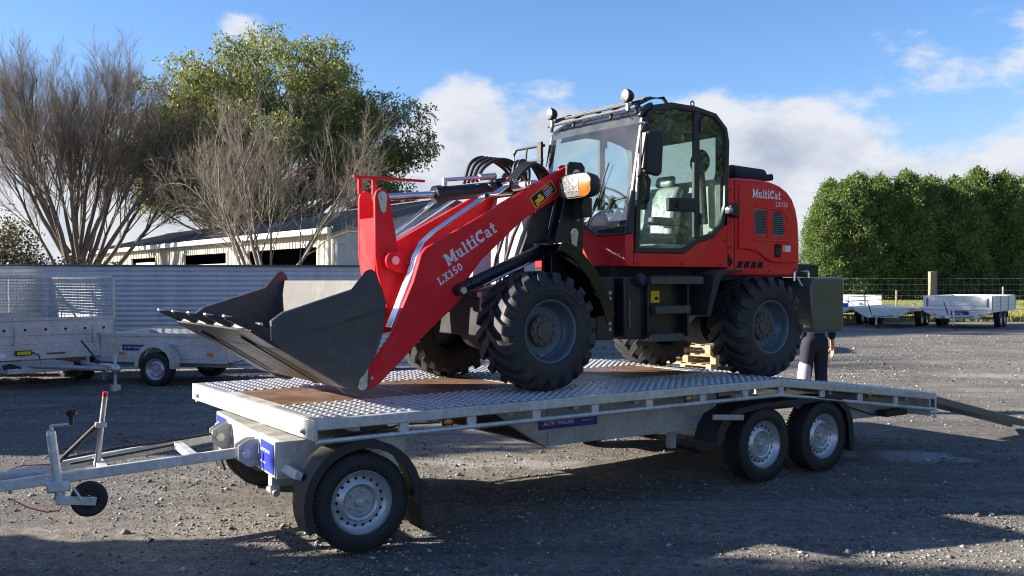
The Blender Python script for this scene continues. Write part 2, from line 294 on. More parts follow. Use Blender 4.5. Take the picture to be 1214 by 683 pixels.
# ------------------------------------------------------------------ mesh helpers
OFF = {}
def spline(pts, k=5):
    P_ = [Vector(p) for p in pts]; out = []
    for i in range(len(P_)-1):
        a, b, c, d = P_[max(i-1, 0)], P_[i], P_[i+1], P_[min(i+2, len(P_)-1)]
        for j in range(k):
            t = j/k; out.append(.5*((2*b)+(c-a)*t+(2*a-5*b+4*c-d)*t*t+(3*b-a-3*c+d)*t**3))
    return out+[P_[-1]]
class MB:
    def __init__(s, tf=None): s.v = []; s.f = []; s.tf = tf
    def add(s, vs, fs):
        n = len(s.v)
        s.v += [tuple(s.tf(p)) if s.tf else tuple(p) for p in vs]; s.f += [tuple(i+n for i in f) for f in fs]; return s
    def box(s, x0, x1, y0, y1, z0, z1):
        return s.add([(x, y, z) for z in (z0, z1) for y in (y0, y1) for x in (x0, x1)],
                     [(0, 2, 3, 1), (4, 5, 7, 6), (0, 1, 5, 4), (2, 6, 7, 3), (0, 4, 6, 2), (1, 3, 7, 5)])
    def obox(s, c, size, rot=(0, 0, 0)):
        M = Matrix.Rotation(rot[2], 3, 'Z') @ Matrix.Rotation(rot[1], 3, 'Y') @ Matrix.Rotation(rot[0], 3, 'X')
        vs = [M @ Vector((x*size[0]/2, y*size[1]/2, z*size[2]/2)) + Vector(c) for z in (-1, 1) for y in (-1, 1) for x in (-1, 1)]
        return s.add(vs, [(0, 2, 3, 1), (4, 5, 7, 6), (0, 1, 5, 4), (2, 6, 7, 3), (0, 4, 6, 2), (1, 3, 7, 5)])
    def prism(s, poly, t0, t1, axis='y'):
        f3 = {'y': lambda a, b, t: (a, t, b), 'x': lambda a, b, t: (t, a, b), 'z': lambda a, b, t: (a, b, t)}[axis]
        n = len(poly)
        vs = [f3(a, b, t0) for a, b in poly] + [f3(a, b, t1) for a, b in poly]
        return s.add(vs, [tuple(range(n)), tuple(range(2*n-1, n-1, -1))] + [(i, i+n, (i+1) % n+n, (i+1) % n) for i in range(n)])
    def ring(s, outer, inner, t0, t1):       # a flat frame between two loops of equal length, in the (s,h) plane
        n = len(outer)
        vs = [(a, t, b) for t in (t0, t1) for lp in (outer, inner) for a, b in lp]
        fs = []
        for i in range(n):
            j = (i+1) % n
            fs += [(i, j, n+j, n+i), (2*n+i, 3*n+i, 3*n+j, 2*n+j), (i, 2*n+i, 2*n+j, j), (n+i, n+j, 3*n+j, 3*n+i)]
        return s.add(vs, fs)
    def tube(s, pts, r, n=8, cap=True):
        pts = [Vector(p) for p in pts]; m = len(pts)
        rs = [r]*m if isinstance(r, (int, float)) else list(r)
        vs = []; ref = None
        for i, p in enumerate(pts):
            d = (pts[min(i+1, m-1)]-pts[max(i-1, 0)])
            d = d.normalized() if d.length > 1e-9 else Vector((0, 0, 1))
            if ref is None: ref = Vector((0, 0, 1)) if abs(d.z) < .9 else Vector((1, 0, 0))
            a = d.cross(ref)
            if a.length < 1e-4: a = d.orthogonal()
            a.normalize(); b = d.cross(a).normalized(); ref = -b if False else ref
            for k in range(n):
                th = 2*math.pi*k/n
                vs.append(p+(a*math.cos(th)+b*math.sin(th))*rs[i])
        fs = [(i*n+k, i*n+(k+1) % n, (i+1)*n+(k+1) % n, (i+1)*n+k) for i in range(m-1) for k in range(n)]
        if cap: fs += [tuple(range(n-1, -1, -1)), tuple(range((m-1)*n, m*n))]
        return s.add(vs, fs)
    def cyl(s, p0, p1, r, n=16, r1=None): return s.tube([p0, p1], [r, r if r1 is None else r1], n)
    def lathe(s, prof, c=(0, 0, 0), axis='y', n=32, closed=False):
        vs = []; m = len(prof)
        for k in range(n):
            th = 2*math.pi*k/n; co, si = math.cos(th), math.sin(th)
            for r, a in prof:
                p = {'y': (r*co, a, r*si), 'x': (a, r*co, r*si), 'z': (r*co, r*si, a)}[axis]
                vs.append((p[0]+c[0], p[1]+c[1], p[2]+c[2]))
        fs = []
        for k in range(n):
            k2 = (k+1) % n
            for i in range(m if closed else m-1):
                j = (i+1) % m
                fs.append((k*m+i, k*m+j, k2*m+j, k2*m+i))
        return s.add(vs, fs)
    def ball(s, c, r, n=10, m=7, sc=(1, 1, 1)):
        vs = [(c[0], c[1], c[2]+r*sc[2])]; fs = []
        for i in range(1, m):
            ph = math.pi*i/m
            for k in range(n):
                th = 2*math.pi*k/n
                vs.append((c[0]+r*sc[0]*math.sin(ph)*math.cos(th), c[1]+r*sc[1]*math.sin(ph)*math.sin(th), c[2]+r*sc[2]*math.cos(ph)))
        vs.append((c[0], c[1], c[2]-r*sc[2])); e = len(vs)-1
        for k in range(n):
            fs.append((0, 1+k, 1+(k+1) % n)); fs.append((e, e-n+(k+1) % n, e-n+k))
            for i in range(m-2): fs.append((1+i*n+k, 1+(i+1)*n+k, 1+(i+1)*n+(k+1) % n, 1+i*n+(k+1) % n))
        return s.add(vs, fs)
    def build(s, name, material, parent=None, bevel=0, smooth=32, kind=None, off=None, seg=2, label=None):
        me = bpy.data.meshes.new(name)
        o3 = off if off is not None else (OFF.get(parent.name, (0, 0, 0)) if parent else (0, 0, 0))
        me.from_pydata([(p[0]-o3[0], p[1]-o3[1], p[2]-o3[2]) for p in s.v], [], s.f)
        bm = bmesh.new(); bm.from_mesh(me); bmesh.ops.recalc_face_normals(bm, faces=bm.faces); bm.to_mesh(me); bm.free()
        if smooth:
            me.polygons.foreach_set('use_smooth', [True]*len(me.polygons)); me.set_sharp_from_angle(angle=R(smooth))
        for mm in (material if isinstance(material, (list, tuple)) else [material]): me.materials.append(mm)
        o = bpy.data.objects.new(name, me); COL.objects.link(o)
        if parent: o.parent = parent; OFF[o.name] = o3
        if bevel:
            md = o.modifiers.new('bevel', 'BEVEL'); md.width = bevel; md.segments = seg; md.limit_method = 'ANGLE'; md.angle_limit = R(35); md.harden_normals = False
        if kind: o['kind'] = kind
        if label: o['label'] = label
        return o
def tag(o, label=None, cat=None, group=None, kind=None):
    if label: o['label'] = label
    if cat: o['category'] = cat
    if group: o['group'] = group
    if kind: o['kind'] = kind
    return o
def thing(name, label, cat, loc=(0, 0, 0), rz=0, group=None, off=(0, 0, 0)):
    o = bpy.data.objects.new(name, None); COL.objects.link(o); o.empty_display_size = .2
    o.location = loc; o.rotation_euler = (0, 0, rz); OFF[o.name] = off
    return tag(o, label, cat, group)
def copy_tree(o, parent=None):
    c = o.copy(); COL.objects.link(c); c.parent = parent
    for ch in list(o.children): copy_tree(ch, c)
    return c
def inset(poly, w):
    n = len(poly); area = sum(poly[i][0]*poly[(i+1) % n][1]-poly[(i+1) % n][0]*poly[i][1] for i in range(n)); sg = 1 if area > 0 else -1
    out = []
    for i in range(n):
        p0, p1, p2 = Vector(poly[i-1]), Vector(poly[i]), Vector(poly[(i+1) % n])
        a = (p1-p0).normalized(); b = (p2-p1).normalized()
        na = Vector((-a.y, a.x))*sg; nb = Vector((-b.y, b.x))*sg
        m = (na+nb); m = m/max(.35, m.dot(na)) if m.length > 1e-6 else na
        q = p1+m*w; out.append((q.x, q.y))
    return out
def mesh_np(name, verts, nper, material, parent=None, kind=None):
    """many separate polygons of nper corners each, fast"""
    me = bpy.data.meshes.new(name); nv = len(verts); nf = nv//nper
    me.vertices.add(nv); me.vertices.foreach_set('co', np.asarray(verts, dtype=np.float32).ravel())
    me.loops.add(nv); me.loops.foreach_set('vertex_index', np.arange(nv, dtype=np.int32))
    me.polygons.add(nf); me.polygons.foreach_set('loop_start', np.arange(0, nv, nper, dtype=np.int32))
    me.update(calc_edges=True); me.materials.append(material)
    o = bpy.data.objects.new(name, me); COL.objects.link(o)
    if parent: o.parent = parent
    if kind: o['kind'] = kind
    return o
def mesh_idx(name, verts, faces, material, parent=None, kind=None, smooth=True):
    me = bpy.data.meshes.new(name); verts = np.asarray(verts, dtype=np.float32); faces = np.asarray(faces, dtype=np.int32)
    k = faces.shape[1]
    me.vertices.add(len(verts)); me.vertices.foreach_set('co', verts.ravel())
    me.loops.add(faces.size); me.loops.foreach_set('vertex_index', faces.ravel())
    me.polygons.add(len(faces)); me.polygons.foreach_set('loop_start', np.arange(0, faces.size, k, dtype=np.int32))
    me.update(calc_edges=True); me.materials.append(material)
    if smooth: me.polygons.foreach_set('use_smooth', [True]*len(faces))
    o = bpy.data.objects.new(name, me); COL.objects.link(o)
    if parent: o.parent = parent
    if kind: o['kind'] = kind
    return o

# ------------------------------------------------------------------ lettering: a stroke-built slab serif, flat print
def _arc(cx, cy, rx, ry, a0, a1, w, n=14):
    o, i = [], []
    for k in range(n+1):
        a = R(a0+(a1-a0)*k/n); o.append((cx+rx*math.cos(a), cy+ry*math.sin(a))); i.append((cx+(rx-w)*math.cos(a), cy+(ry-w)*math.sin(a)))
    return [[o[k], o[k+1], i[k+1], i[k]] for k in range(n)]
def _bar(x0, y0, x1, y1, w):
    return [[(x0-w/2, y0), (x0+w/2, y0), (x1+w/2, y1), (x1-w/2, y1)]]
def _r(x0, y0, x1, y1): return [[(x0, y0), (x1, y0), (x1, y1), (x0, y1)]]
GLYPH = {
 'M': (1.25, [_r(.09, 0, .31, 1), _r(.94, 0, 1.16, 1), _bar(.22, 1, .60, .18, .26), _bar(1.03, 1, .65, .18, .26), _r(0, 0, .42, .14), _r(.83, 0, 1.25, .14), _r(0, .86, .3, 1), _r(.95, .86, 1.25, 1)]),
 'u': (.82, [_r(.1, .22, .31, .7), _r(0, .57, .31, .7), _arc(.37, .28, .27, .28, 180, 300, .18), _r(.47, 0, .68, .7), _r(.38, .57, .68, .7), _r(.47, 0, .8, .13)]),
 'l': (.46, [_r(.12, 0, .34, 1), _r(0, .87, .34, 1), _r(0, 0, .46, .13)]),
 't': (.56, [_r(.14, .1, .36, .95), _r(0, .56, .54, .7), _r(.14, 0, .54, .15)]),
 'i': (.46, [_r(.12, 0, .34, .7), _r(0, .57, .34, .7), _r(0, 0, .46, .13), _r(.1, .79, .34, 1)]),
 'C': (.95, [_arc(.5, .5, .5, .5, 42, 318, .24, 22), _r(.72, .62, .9, 1)]),
 'a': (.78, [_arc(.32, .21, .30, .21, 0, 360, .15, 18), _r(.43, 0, .64, .48), _arc(.34, .44, .30, .27, 0, 165, .16), _r(.43, 0, .77, .13)]),
 'L': (.82, [_r(.1, 0, .33, 1), _r(0, .87, .46, 1), _r(0, 0, .8, .15), _r(.66, 0, .8, .38)]),
 'X': (.95, [_bar(.2, 0, .72, 1, .24), _bar(.76, 0, .2, 1, .2), _r(0, 0, .4, .12), _r(.55, 0, .95, .12), _r(0, .88, .4, 1), _r(.55, .88, .93, 1)]),
 '1': (.6, [_r(.18, 0, .42, 1), _r(.0, .74, .3, .9), _r(0, 0, .6, .14)]),
 '5': (.72, [_r(.08, .46, .26, 1), _r(.08, .85, .64, 1), _arc(.33, .32, .33, .33, -150, 125, .19, 18)]),
 '0': (.74, [_arc(.35, .5, .35, .5, 0, 360, .21, 24)])}
def lettering(name, text, org, ang, size, parent, material, t, width=1.0, gap=.06, skew=0.0, slim=1.0):
    """text on a plane facing -y (t = const), org = (s,h) of the baseline start"""
    x = 0; vs = []; k = 0; ca, sa = math.cos(ang), math.sin(ang)
    for ch in text:
        w, parts = GLYPH[ch]
        for part in parts:
            k += 1
            for q in part:
                for a, b in q:
                    A = (x+a)*size*width+b*size*skew; B = b*size
                    vs.append((org[0]+A*ca-B*sa, t-.00015*(k % 9), org[1]+A*sa+B*ca))
        x += w+gap
    o3 = OFF.get(parent.name, (0, 0, 0))
    return mesh_np(name, [(p[0]-o3[0], p[1]-o3[1], p[2]-o3[2]) for p in vs], 4, material, parent)
def sans(name, text, size, material, parent, M, ext=0.0):
    """plain sans print; M maps the text plane (x,y,0) into the parent's frame"""
    cu = bpy.data.curves.new(name, 'FONT'); cu.body = text; cu.size = size; cu.extrude = ext; cu.resolution_u = 3
    to = bpy.data.objects.new(name, cu); COL.objects.link(to)
    bpy.context.view_layer.update()
    me = bpy.data.meshes.new_from_object(to.evaluated_get(bpy.context.evaluated_depsgraph_get()))
    bpy.data.objects.remove(to); me.transform(M); me.materials.clear(); me.materials.append(material); me.name = name
    o = bpy.data.objects.new(name, me); COL.objects.link(o); o.parent = parent; OFF[o.name] = OFF.get(parent.name, (0, 0, 0)); return o
def side_matrix(s, t, h, ang=0, off=(0, 0, 0)):   # text plane facing -y at (s,t,h)
    return Matrix.Translation((s-off[0], t-off[1], h-off[2])) @ Matrix.Rotation(-ang, 4, 'Y') @ Matrix.Rotation(R(90), 4, 'X')
# ================================================================== THE SETTING
def ground():
    # one sheet, finer near the camera, gently uneven; reaches the horizon
    xs = np.concatenate([[-1500, -400, -120, -60, -40], np.arange(-28, 28.1, .5), [40, 60, 120, 400, 1500]])
    ys = np.concatenate([[-1500, -300, -60, -20, -8], np.arange(-4, 40.1, .5), [60, 100, 200, 500, 2500]])
    X, Y = np.meshgrid(xs, ys)
    und = .012*np.sin(X*.9+1.3*np.sin(Y*.5))+.010*np.sin(Y*1.1+X*.35)+.006*np.sin(X*2.3+Y*1.7)
    Z = np.where((np.abs(X) < 29) & (Y > -5) & (Y < 41), und-.012, -.02)
    v = np.stack([X, Y, Z], -1).reshape(-1, 3); nx, ny = len(xs), len(ys)
    i = np.arange(nx-1)[None, :]+np.arange(ny-1)[:, None]*nx
    f = np.stack([i, i+1, i+1+nx, i+nx], -1).reshape(-1, 4)
    o = mesh_idx('gravel_ground', v, f, gravel_mat()); tag(o, kind='structure')
    # loose stones lying on it
    n = 245000
    u = rng.random(n)
    dist = 4.3+26*u**1.45                              # denser towards the camera
    ax = (rng.random(n)-.5)*1.5
    sx = ax*dist; sy = dist
    cl = np.sin(sx*1.7+np.sin(sy*1.1)*1.6)*np.sin(sy*1.9+sx*.4)     # stones gather in drifts
    keep = rng.random(n) < np.clip(.62+.55*cl, .12, 1)
    sx, sy = sx[keep], sy[keep]; n = len(sx)
    sz = np.clip(rng.lognormal(-5.15, .55, n), .003, .036)*np.clip(sy/12, 1, 1.5)
    base = np.array([(1, 0, 0), (0, 1, 0), (-1, 0, 0), (0, -1, 0), (0, 0, 1), (0, 0, -1)], float)
    fc = np.array([(0, 1, 4), (1, 2, 4), (2, 3, 4), (3, 0, 4), (1, 0, 5), (2, 1, 5), (3, 2, 5), (0, 3, 5)])
    V = base[None]*(1+.55*(rng.random((n, 6, 1))-.5))+.25*(rng.random((n, 6, 3))-.5)
    V *= (np.stack([np.ones(n), .6+.4*rng.random(n), .35+.35*rng.random(n)], -1)*sz[:, None])[:, None, :]
    a = rng.random(n)*6.283; c, s = np.cos(a)[:, None], np.sin(a)[:, None]
    V = np.stack([V[..., 0]*c-V[..., 1]*s, V[..., 0]*s+V[..., 1]*c, V[..., 2]], -1)
    gz = .012*np.sin(sx*.9+1.3*np.sin(sy*.5))+.010*np.sin(sy*1.1+sx*.35)+.006*np.sin(sx*2.3+sy*1.7)-.012
    V += np.stack([sx, sy, gz+sz*.2], -1)[:, None, :]
    F = (fc[None]+(np.arange(n)*6)[:, None, None]).reshape(-1, 3)
    o = mesh_idx('loose_stones', V.reshape(-1, 3), F, stone_mat(), smooth=False)
    tag(o, 'loose grey stones strewn over the gravel yard', 'stones', kind='stuff')
ground()

def field():
    m = MB(); m.add([(-1200, 41.6, .0), (1200, 41.6, .0), (1500, 2200, .0), (-1500, 2200, .0)], [(0, 1, 2, 3)])
    o = m.build('grass_field', field_mat(), smooth=0); o.location.z = .03; tag(o, kind='structure')
    n = 26000                                           # rough grass along the fence line and into the paddock
    u = rng.random(n)
    y = 40.6+np.where(u < .55, rng.random(n)*1.8, 1.5+rng.random(n)**2*45); x = -2+rng.random(n)*56*(1+(y-38)/40)-0
    h = np.where(y < 42.6, .10+.28*rng.random(n), .08+.10*rng.random(n)); w = .02+.03*rng.random(n)
    a = rng.random(n)*6.283; lean = (rng.random((n, 2))-.5)*.5*h[:, None]
    dx, dy = np.cos(a)*w, np.sin(a)*w
    z = np.full(n, .02)
    V = np.stack([np.stack([x-dx, y-dy, z], -1), np.stack([x+dx, y+dy, z], -1), np.stack([x+lean[:, 0], y+lean[:, 1], z+h], -1)], 1).reshape(-1, 3)
    o = mesh_np('long_grass', V, 3, grass_leaf); tag(o, 'long yellow green grass along the wire fence', 'grass', kind='stuff')
field()

# ---------------------------------------------------------------- corrugated fence behind the parked trailers
def corrugated_fence():
    A = Vector((-22, 16.7, 0)); B = Vector((-.6, 19.45, 0)); d = (B-A); Ln = d.length; ang = math.atan2(d.y, d.x)
    root = thing('corrugated_fence', 'long blue grey horizontally corrugated steel fence behind the parked galvanised trailers', 'fence', A, ang)
    H = 2.05; pitch = .0975; n = int(H/pitch); k = 8
    prof = [(-.011*math.cos(2*math.pi*i/k), .02+i*pitch/k) for i in range(n*k+1)]
    shl = [5.4, 5.4, 5.4, Ln-16.2]; x = 0
    for j, sl_ in enumerate(shl):
        m = MB(); y = (j % 2)*.006
        v = [(x+(0 if e == 0 else sl_+.06), p[0]+y, p[1]) for e in (0, 1) for p in prof]; q = len(prof)
        m.add(v, [(i, i+q, i+q+1, i+1) for i in range(q-1)])
        o = m.build('corrugated_sheet', fence_m, root, smooth=60)
        x += sl_
    m = MB().box(0, Ln, -.022, .03, H-.02, H+.018); m.build('top_capping', capping_m, root, bevel=.004)
    px = 0
    while px < Ln:
        MB().box(px, px+.07, .02, .09, 0, H-.05).build('fence_post', galv_old, root); px += 2.4
    m = MB()                                            # screws along the sheets
    px = 1.2
    while px < Ln:
        for i in range(0, n, 3): m.cyl((px, -.018, .02+(i+.5)*pitch), (px, -.002, .02+(i+.5)*pitch), .008, 6)
        px += 2.4
    m.build('screws', capping_m, root, kind='stuff')
corrugated_fence()

# ---------------------------------------------------------------- shed
def shed():
    c0 = Vector((-4.0, 21.6, 0)); c1 = Vector((-17.1, 39.0, 0)); d = c1-c0; Ln = d.length; ang = math.atan2(d.y, d.x)
    root = thing('farm_shed', 'cream ribbed steel shed with dark grey roof and open bays behind the fence', 'shed', c0, ang)
    W, He, Hr = 6.0, 2.98, 3.72     # x runs along the front wall away from the near gable, -y into the shed (local)
    # local: x along wall, y to the left of it.  interior lies on -y side
    def ribbed(x0, x1, z0, z1, y, mname='wall_cladding', material=cream_m, axis='x', zt=None):
        m = MB(); p = .19; n = max(1, int((x1-x0)/p)); pts = []
        for i in range(n):
            a = x0+(x1-x0)*i/n; w = (x1-x0)/n
            pts += [(a, 0), (a+w*.55, 0), (a+w*.65, .022), (a+w*.9, .022)]
        pts.append((x1, 0))
        v = []
        for a, b in pts:
            for zz in (z0, (zt(a) if zt else z1)):
                v.append((a, y+b, zz) if axis == 'x' else (y-b, a, zz))
        m.add(v, [(2*i, 2*i+2, 2*i+3, 2*i+1) for i in range(len(pts)-1)])
        return m.build(mname, material, root, smooth=0)
    bays = [(.9, 5.3), (6.8, 10.6), (13.5, 16.5)]         # openings along the front
    x = 0
    for a, b in bays:
        ribbed(x, a, 0, He, 0); ribbed(a, b, 2.55, He, 0, 'bay_lintel'); x = b
    ribbed(x, Ln, 0, He, 0)
    for i, (a, b) in enumerate(bays):
        for e in (a, b): MB().box(e-.05, e+.05, -.03, .035, 0, 2.6).build('door_jamb', cream_m, root)
        if i: MB().box(a+.05, b-.05, -.14, -.12, 0, 2.25 if i == 1 else 2.4).build('roller_door', white_m, root)
    z = lambda y: Hr-(Hr-He)*abs(y+W/2)/(W/2)
    ribbed(-W, 0, 0, 0, 0, 'gable_cladding', gable_m, 'y', z)
    MB().box(0, Ln, -W-.01, -W, 0, He).build('back_wall', gable_m, root)
    MB().prism([(-W, 0), (-W, He), (-W/2, Hr), (0, He), (0, 0)], Ln-.01, Ln, 'x').build('far_gable', cream_m, root)
    MB().box(.05, Ln-.05, -3.2, -3.15, 0, 2.9).build('inner_partition', dark_m, root)
    for sgn in (0, 1):                                    # two roof slopes, ribbed, overhanging
        m = MB(); n = int((Ln+.3)/.25)
        e = .16
        y0, y1 = ((e, -W/2) if sgn == 0 else (-W-e, -W/2)); sl_ = (Hr-He)/(W/2)
        v = []; pts = []
        for i in range(n+1):
            a = -.12+(Ln+.24)*i/n
            pts += [(a, 0), (a+.17, 0), (a+.19, .03), (a+.225, .03)]
        for a, b in pts:
            v += [(a, y0, He-sl_*e+.03+b), (a, y1, Hr+.03+b)]
        m.add(v, [(2*i, 2*i+2, 2*i+3, 2*i+1) for i in range(len(pts)-1)])
        m.build('roof_slope', roof_m, root, smooth=0)
    MB().obox((Ln/2, -W/2, Hr+.06), (Ln+.3, .3, .025)).build('ridge_cap', roof_m, root)
    MB().box(-.1, Ln+.1, .16, .27, He-.16, He-.02).build('gutter', white_m, root, bevel=.01)
    for sgn in (-1, 1):
        m = MB(); p = [(-W/2, Hr+.07), (-W/2, Hr-.10), (-W/2+sgn*(W/2+.16), He-.14), (-W/2+sgn*(W/2+.16), He+.02)]
        m.prism(p, -.16, -.10, 'x').build('barge_board', capping_m, root)
    MB().cyl((.15, .1, 0), (.15, .1, He-.16), .04, 10).build('downpipe', white_m, root)
shed()

# ---------------------------------------------------------------- trees
def tubes_mesh(name, segs, material, parent, sides=4):
    """segs: list of (p0,p1,r0,r1) -> one mesh of tapered tubes"""
    S = np.array([[*a, *b, r0, r1] for a, b, r0, r1 in segs], float); n = len(S)
    p0, p1 = S[:, :3], S[:, 3:6]; d = p1-p0; d /= np.linalg.norm(d, axis=1, keepdims=True)+1e-9
    ref = np.where(np.abs(d[:, 2:3]) < .9, np.array([[0, 0, 1.]]), np.array([[1., 0, 0]]))
    a = np.cross(d, ref); a /= np.linalg.norm(a, axis=1, keepdims=True)+1e-9; b = np.cross(d, a)
    th = np.arange(sides)*2*np.pi/sides
    off = a[:, None]*np.cos(th)[None, :, None]+b[:, None]*np.sin(th)[None, :, None]
    V = np.concatenate([p0[:, None]+off*S[:, 6][:, None, None], p1[:, None]+off*S[:, 7][:, None, None]], 1)
    i = np.arange(sides); q = np.stack([i, (i+1) % sides, (i+1) % sides+sides, i+sides], -1)
    F = (q[None]+(np.arange(n)*2*sides)[:, None, None]).reshape(-1, 4)
    return mesh_idx(name, V.reshape(-1, 3), F, material, parent)
def grow(segs, tips, p, d, ln, r, lev, maxlev, spec, rnd):
    """recursive limb: spec[lev] = (pieces, wobble, up, children, child spread, child length, child radius)"""
    pieces, wob, up, nch, spread, cl, crr = spec[lev]
    pts = [p]; dirs = []
    for i in range(pieces):
        d = (d+Vector((rnd.gauss(0, wob), rnd.gauss(0, wob), rnd.gauss(0, wob)+up))).normalized(); dirs.append(d)
        q = p+d*(ln/pieces); f0, f1 = 1-i/pieces*.6, 1-(i+1)/pieces*.6
        if lev == maxlev: f0, f1 = 1-i/pieces*.8, 1-(i+1)/pieces*.8
        segs.append((tuple(p), tuple(q), r*f0, r*f1)); p = q; pts.append(q)
    if lev >= maxlev: tips.append((p, d)); return
    for k in range(nch):
        f0 = spec.get('start', .25) if lev == 0 else .25
        f = f0+(1-f0)*(k+rnd.random())/nch
        i = min(int(f*pieces), pieces-1); base = pts[i].lerp(pts[i+1], f*pieces-i)
        az = rnd.random()*6.283
        side = dirs[i].orthogonal().normalized(); side.rotate(Matrix.Rotation(az, 3, dirs[i]))
        nd = (dirs[i]+side*spread*(.6+.8*rnd.random())).normalized()
        grow(segs, tips, base, nd, ln*cl*(.7+.6*rnd.random())*(1.1-.45*f), max(r*crr*(1-.45*f), .0030), lev+1, maxlev, spec, rnd)

def bare_tree_big():
    rnd = random.Random(8)
    root = thing('bare_tree', 'tall leafless brown tree with fan of upright branches left of the shed', 'tree', (-14.4, 31.5, 0))
    segs = []; tips = []
    n = 21
    spec = {'start': .38, 0: (9, .06, .05, 13, .48, .46, .40), 1: (6, .08, .07, 12, .50, .50, .42), 2: (4, .10, .08, 11, .55, .62, .45), 3: (3, .11, .06, 0, 0, 0, 0)}
    for k in range(n):
        az = k/n*6.283*2.4+rnd.random()*.5; tilt = .08+.84*((k+.5)/n)
        d = Vector((math.cos(az)*math.sin(tilt), math.sin(az)*math.sin(tilt)*.8, math.cos(tilt)))
        h0 = 1.0+rnd.random()*1.7
        grow(segs, tips, Vector((d.x*.45, d.y*.45, h0)), d, 5.35+rnd.random()*1.1-.9*tilt, .052+.045*rnd.random(), 0, 3, spec, rnd)
    tr = [((0, 0, -.05), (.02, 0, .7), .62, .52), ((.02, 0, .7), (0, .02, 1.5), .52, .46), ((0, .02, 1.5), (-.05, 0, 2.6), .46, .26)]
    big = [s for s in segs if s[2] > .035]; small = [s for s in segs if s[2] <= .035]
    tubes_mesh('trunk', tr+big, bark_m, root, 8)
    tubes_mesh('crown', small, bark_m, root, 3)
bare_tree_big()
def bare_tree_small():
    rnd = random.Random(11)
    root = thing('bare_tree', 'low spreading leafless tree with pale crooked branches in front of the shed', 'tree', (-5.35, 20.7, 0))
    segs = []; tips = []
    spec = {0: (9, .13, .03, 9, .55, .50, .42), 1: (6, .16, .06, 8, .55, .56, .46), 2: (5, .18, .07, 8, .6, .62, .48), 3: (3, .2, .04, 0, 0, 0, 0)}
    n = 9
    for k in range(n):
        az = k/n*6.283+rnd.random()*.4; tilt = .2+.55*rnd.random()
        d = Vector((math.cos(az)*math.sin(tilt)*1.15, math.sin(az)*math.sin(tilt)*.6, math.cos(tilt)))
        grow(segs, tips, Vector((d.x*.3, d.y*.3, .8+.5*rnd.random())), d, 3.1+rnd.random()*.6, .030+.020*rnd.random(), 0, 3, spec, rnd)
    tr = [((0, 0, -.05), (0, 0, .6), .20, .17), ((0, 0, .6), (.02, 0, 1.25), .17, .10)]
    big = [s for s in segs if s[2] > .02]; small = [s for s in segs if s[2] <= .02]
    tubes_mesh('trunk', tr+big, bark2_m, root, 7)
    tubes_mesh('crown', small, bark2_m, root, 3)
bare_tree_small()
def leaves_np(centres, normals, ln, wd, droop):
    """pointed leaf blades (quads) at centres"""
    n = len(centres)
    d = rng.normal(size=(n, 3)); d[:, 2] -= droop; d /= np.linalg.norm(d, axis=1, keepdims=True)
    s = np.cross(d, rng.normal(size=(n, 3))); s /= np.linalg.norm(s, axis=1, keepdims=True)
    L_ = (ln*(.7+.6*rng.random(n)))[:, None]; W_ = (wd*(.7+.6*rng.random(n)))[:, None]
    c = centres
    return np.stack([c, c+d*L_*.45+s*W_, c+d*L_, c+d*L_*.5-s*W_], 1).reshape(-1, 3)
def gum_tree():
    rnd = random.Random(5)
    root = thing('gum_tree', 'large leafy evergreen gum tree with olive green crown behind the shed', 'tree', (-9.2, 36.0, 0))
    segs = [((0, 0, -.05), (.05, 0, 1.3), .5, .42), ((.05, 0, 1.3), (0, 0, 3.0), .42, .34), ((0, 0, 3.0), (.1, 0, 5.2), .3, .18), ((.1, 0, 5.2), (.2, .1, 7.6), .18, .08)]
    lv = []; k = 0
    ctr = Vector((0, 0, 7.0))
    forks = [Vector((0, 0, 2.6)), Vector((.05, 0, 3.4)), Vector((.1, 0, 4.4)), Vector((.12, 0, 5.2)), Vector((.15, .05, 6.2))]
    while k < 260:
        d = Vector((rnd.gauss(0, 1), rnd.gauss(0, 1), rnd.gauss(0, 1))).normalized()
        f = .50+.52*rnd.random()**.6
        lump = 1+.15*math.sin(d.x*5+1)+.13*math.sin(d.z*7+d.y*4)
        c = Vector((d.x*6.1*f*lump, d.y*4.6*f*lump, 6.75+d.z*(3.6 if d.z > 0 else 3.3)*f*lump))
        if c.z < 3.2: continue
        k += 1
        # limb to the clump: out from a fork, bending up, forking once
        b0 = min(forks, key=lambda q: abs(q.z-(c.z-1.2-.35*math.hypot(c.x, c.y))))
        m1 = b0.lerp(c, .45)+Vector((rnd.gauss(0, .3), rnd.gauss(0, .3), -.25+rnd.gauss(0, .2))); m2 = b0.lerp(c, .8)+Vector((rnd.gauss(0, .2), rnd.gauss(0, .2), rnd.gauss(0, .15)))
        r0 = .055+.05*rnd.random()
        segs += [(tuple(b0), tuple(m1), r0, r0*.6), (tuple(m1), tuple(m2), r0*.6, r0*.32), (tuple(m2), tuple(c), r0*.32, .01)]
        for q in range(5): segs.append((tuple(m2), tuple(c+Vector((rnd.gauss(0, .45), rnd.gauss(0, .45), rnd.gauss(0, .3)))), .014, .004))
        rad = .42+.50*rnd.random(); n = int(800*(rad/.8)**2)
        u = rng.normal(size=(n, 3)); u /= np.linalg.norm(u, axis=1, keepdims=True)
        rr = rad*(.45+.55*rng.random((n, 1))**.5)*(1+.25*np.sin(u[:, :1]*6+k)+.2*np.sin(u[:, 2:]*7-k))
        lv.append(np.array(c[:])+u*rr*np.array([1.05, 1.05, .72])+np.array([0, 0, -.12])*rng.random((n, 1)))
    tubes_mesh('trunk', segs, bark3_m, root, 6)
    mesh_np('crown', leaves_np(np.concatenate(lv), None, .145, .027, 1.0), 4, gum_leaf, root)
gum_tree()

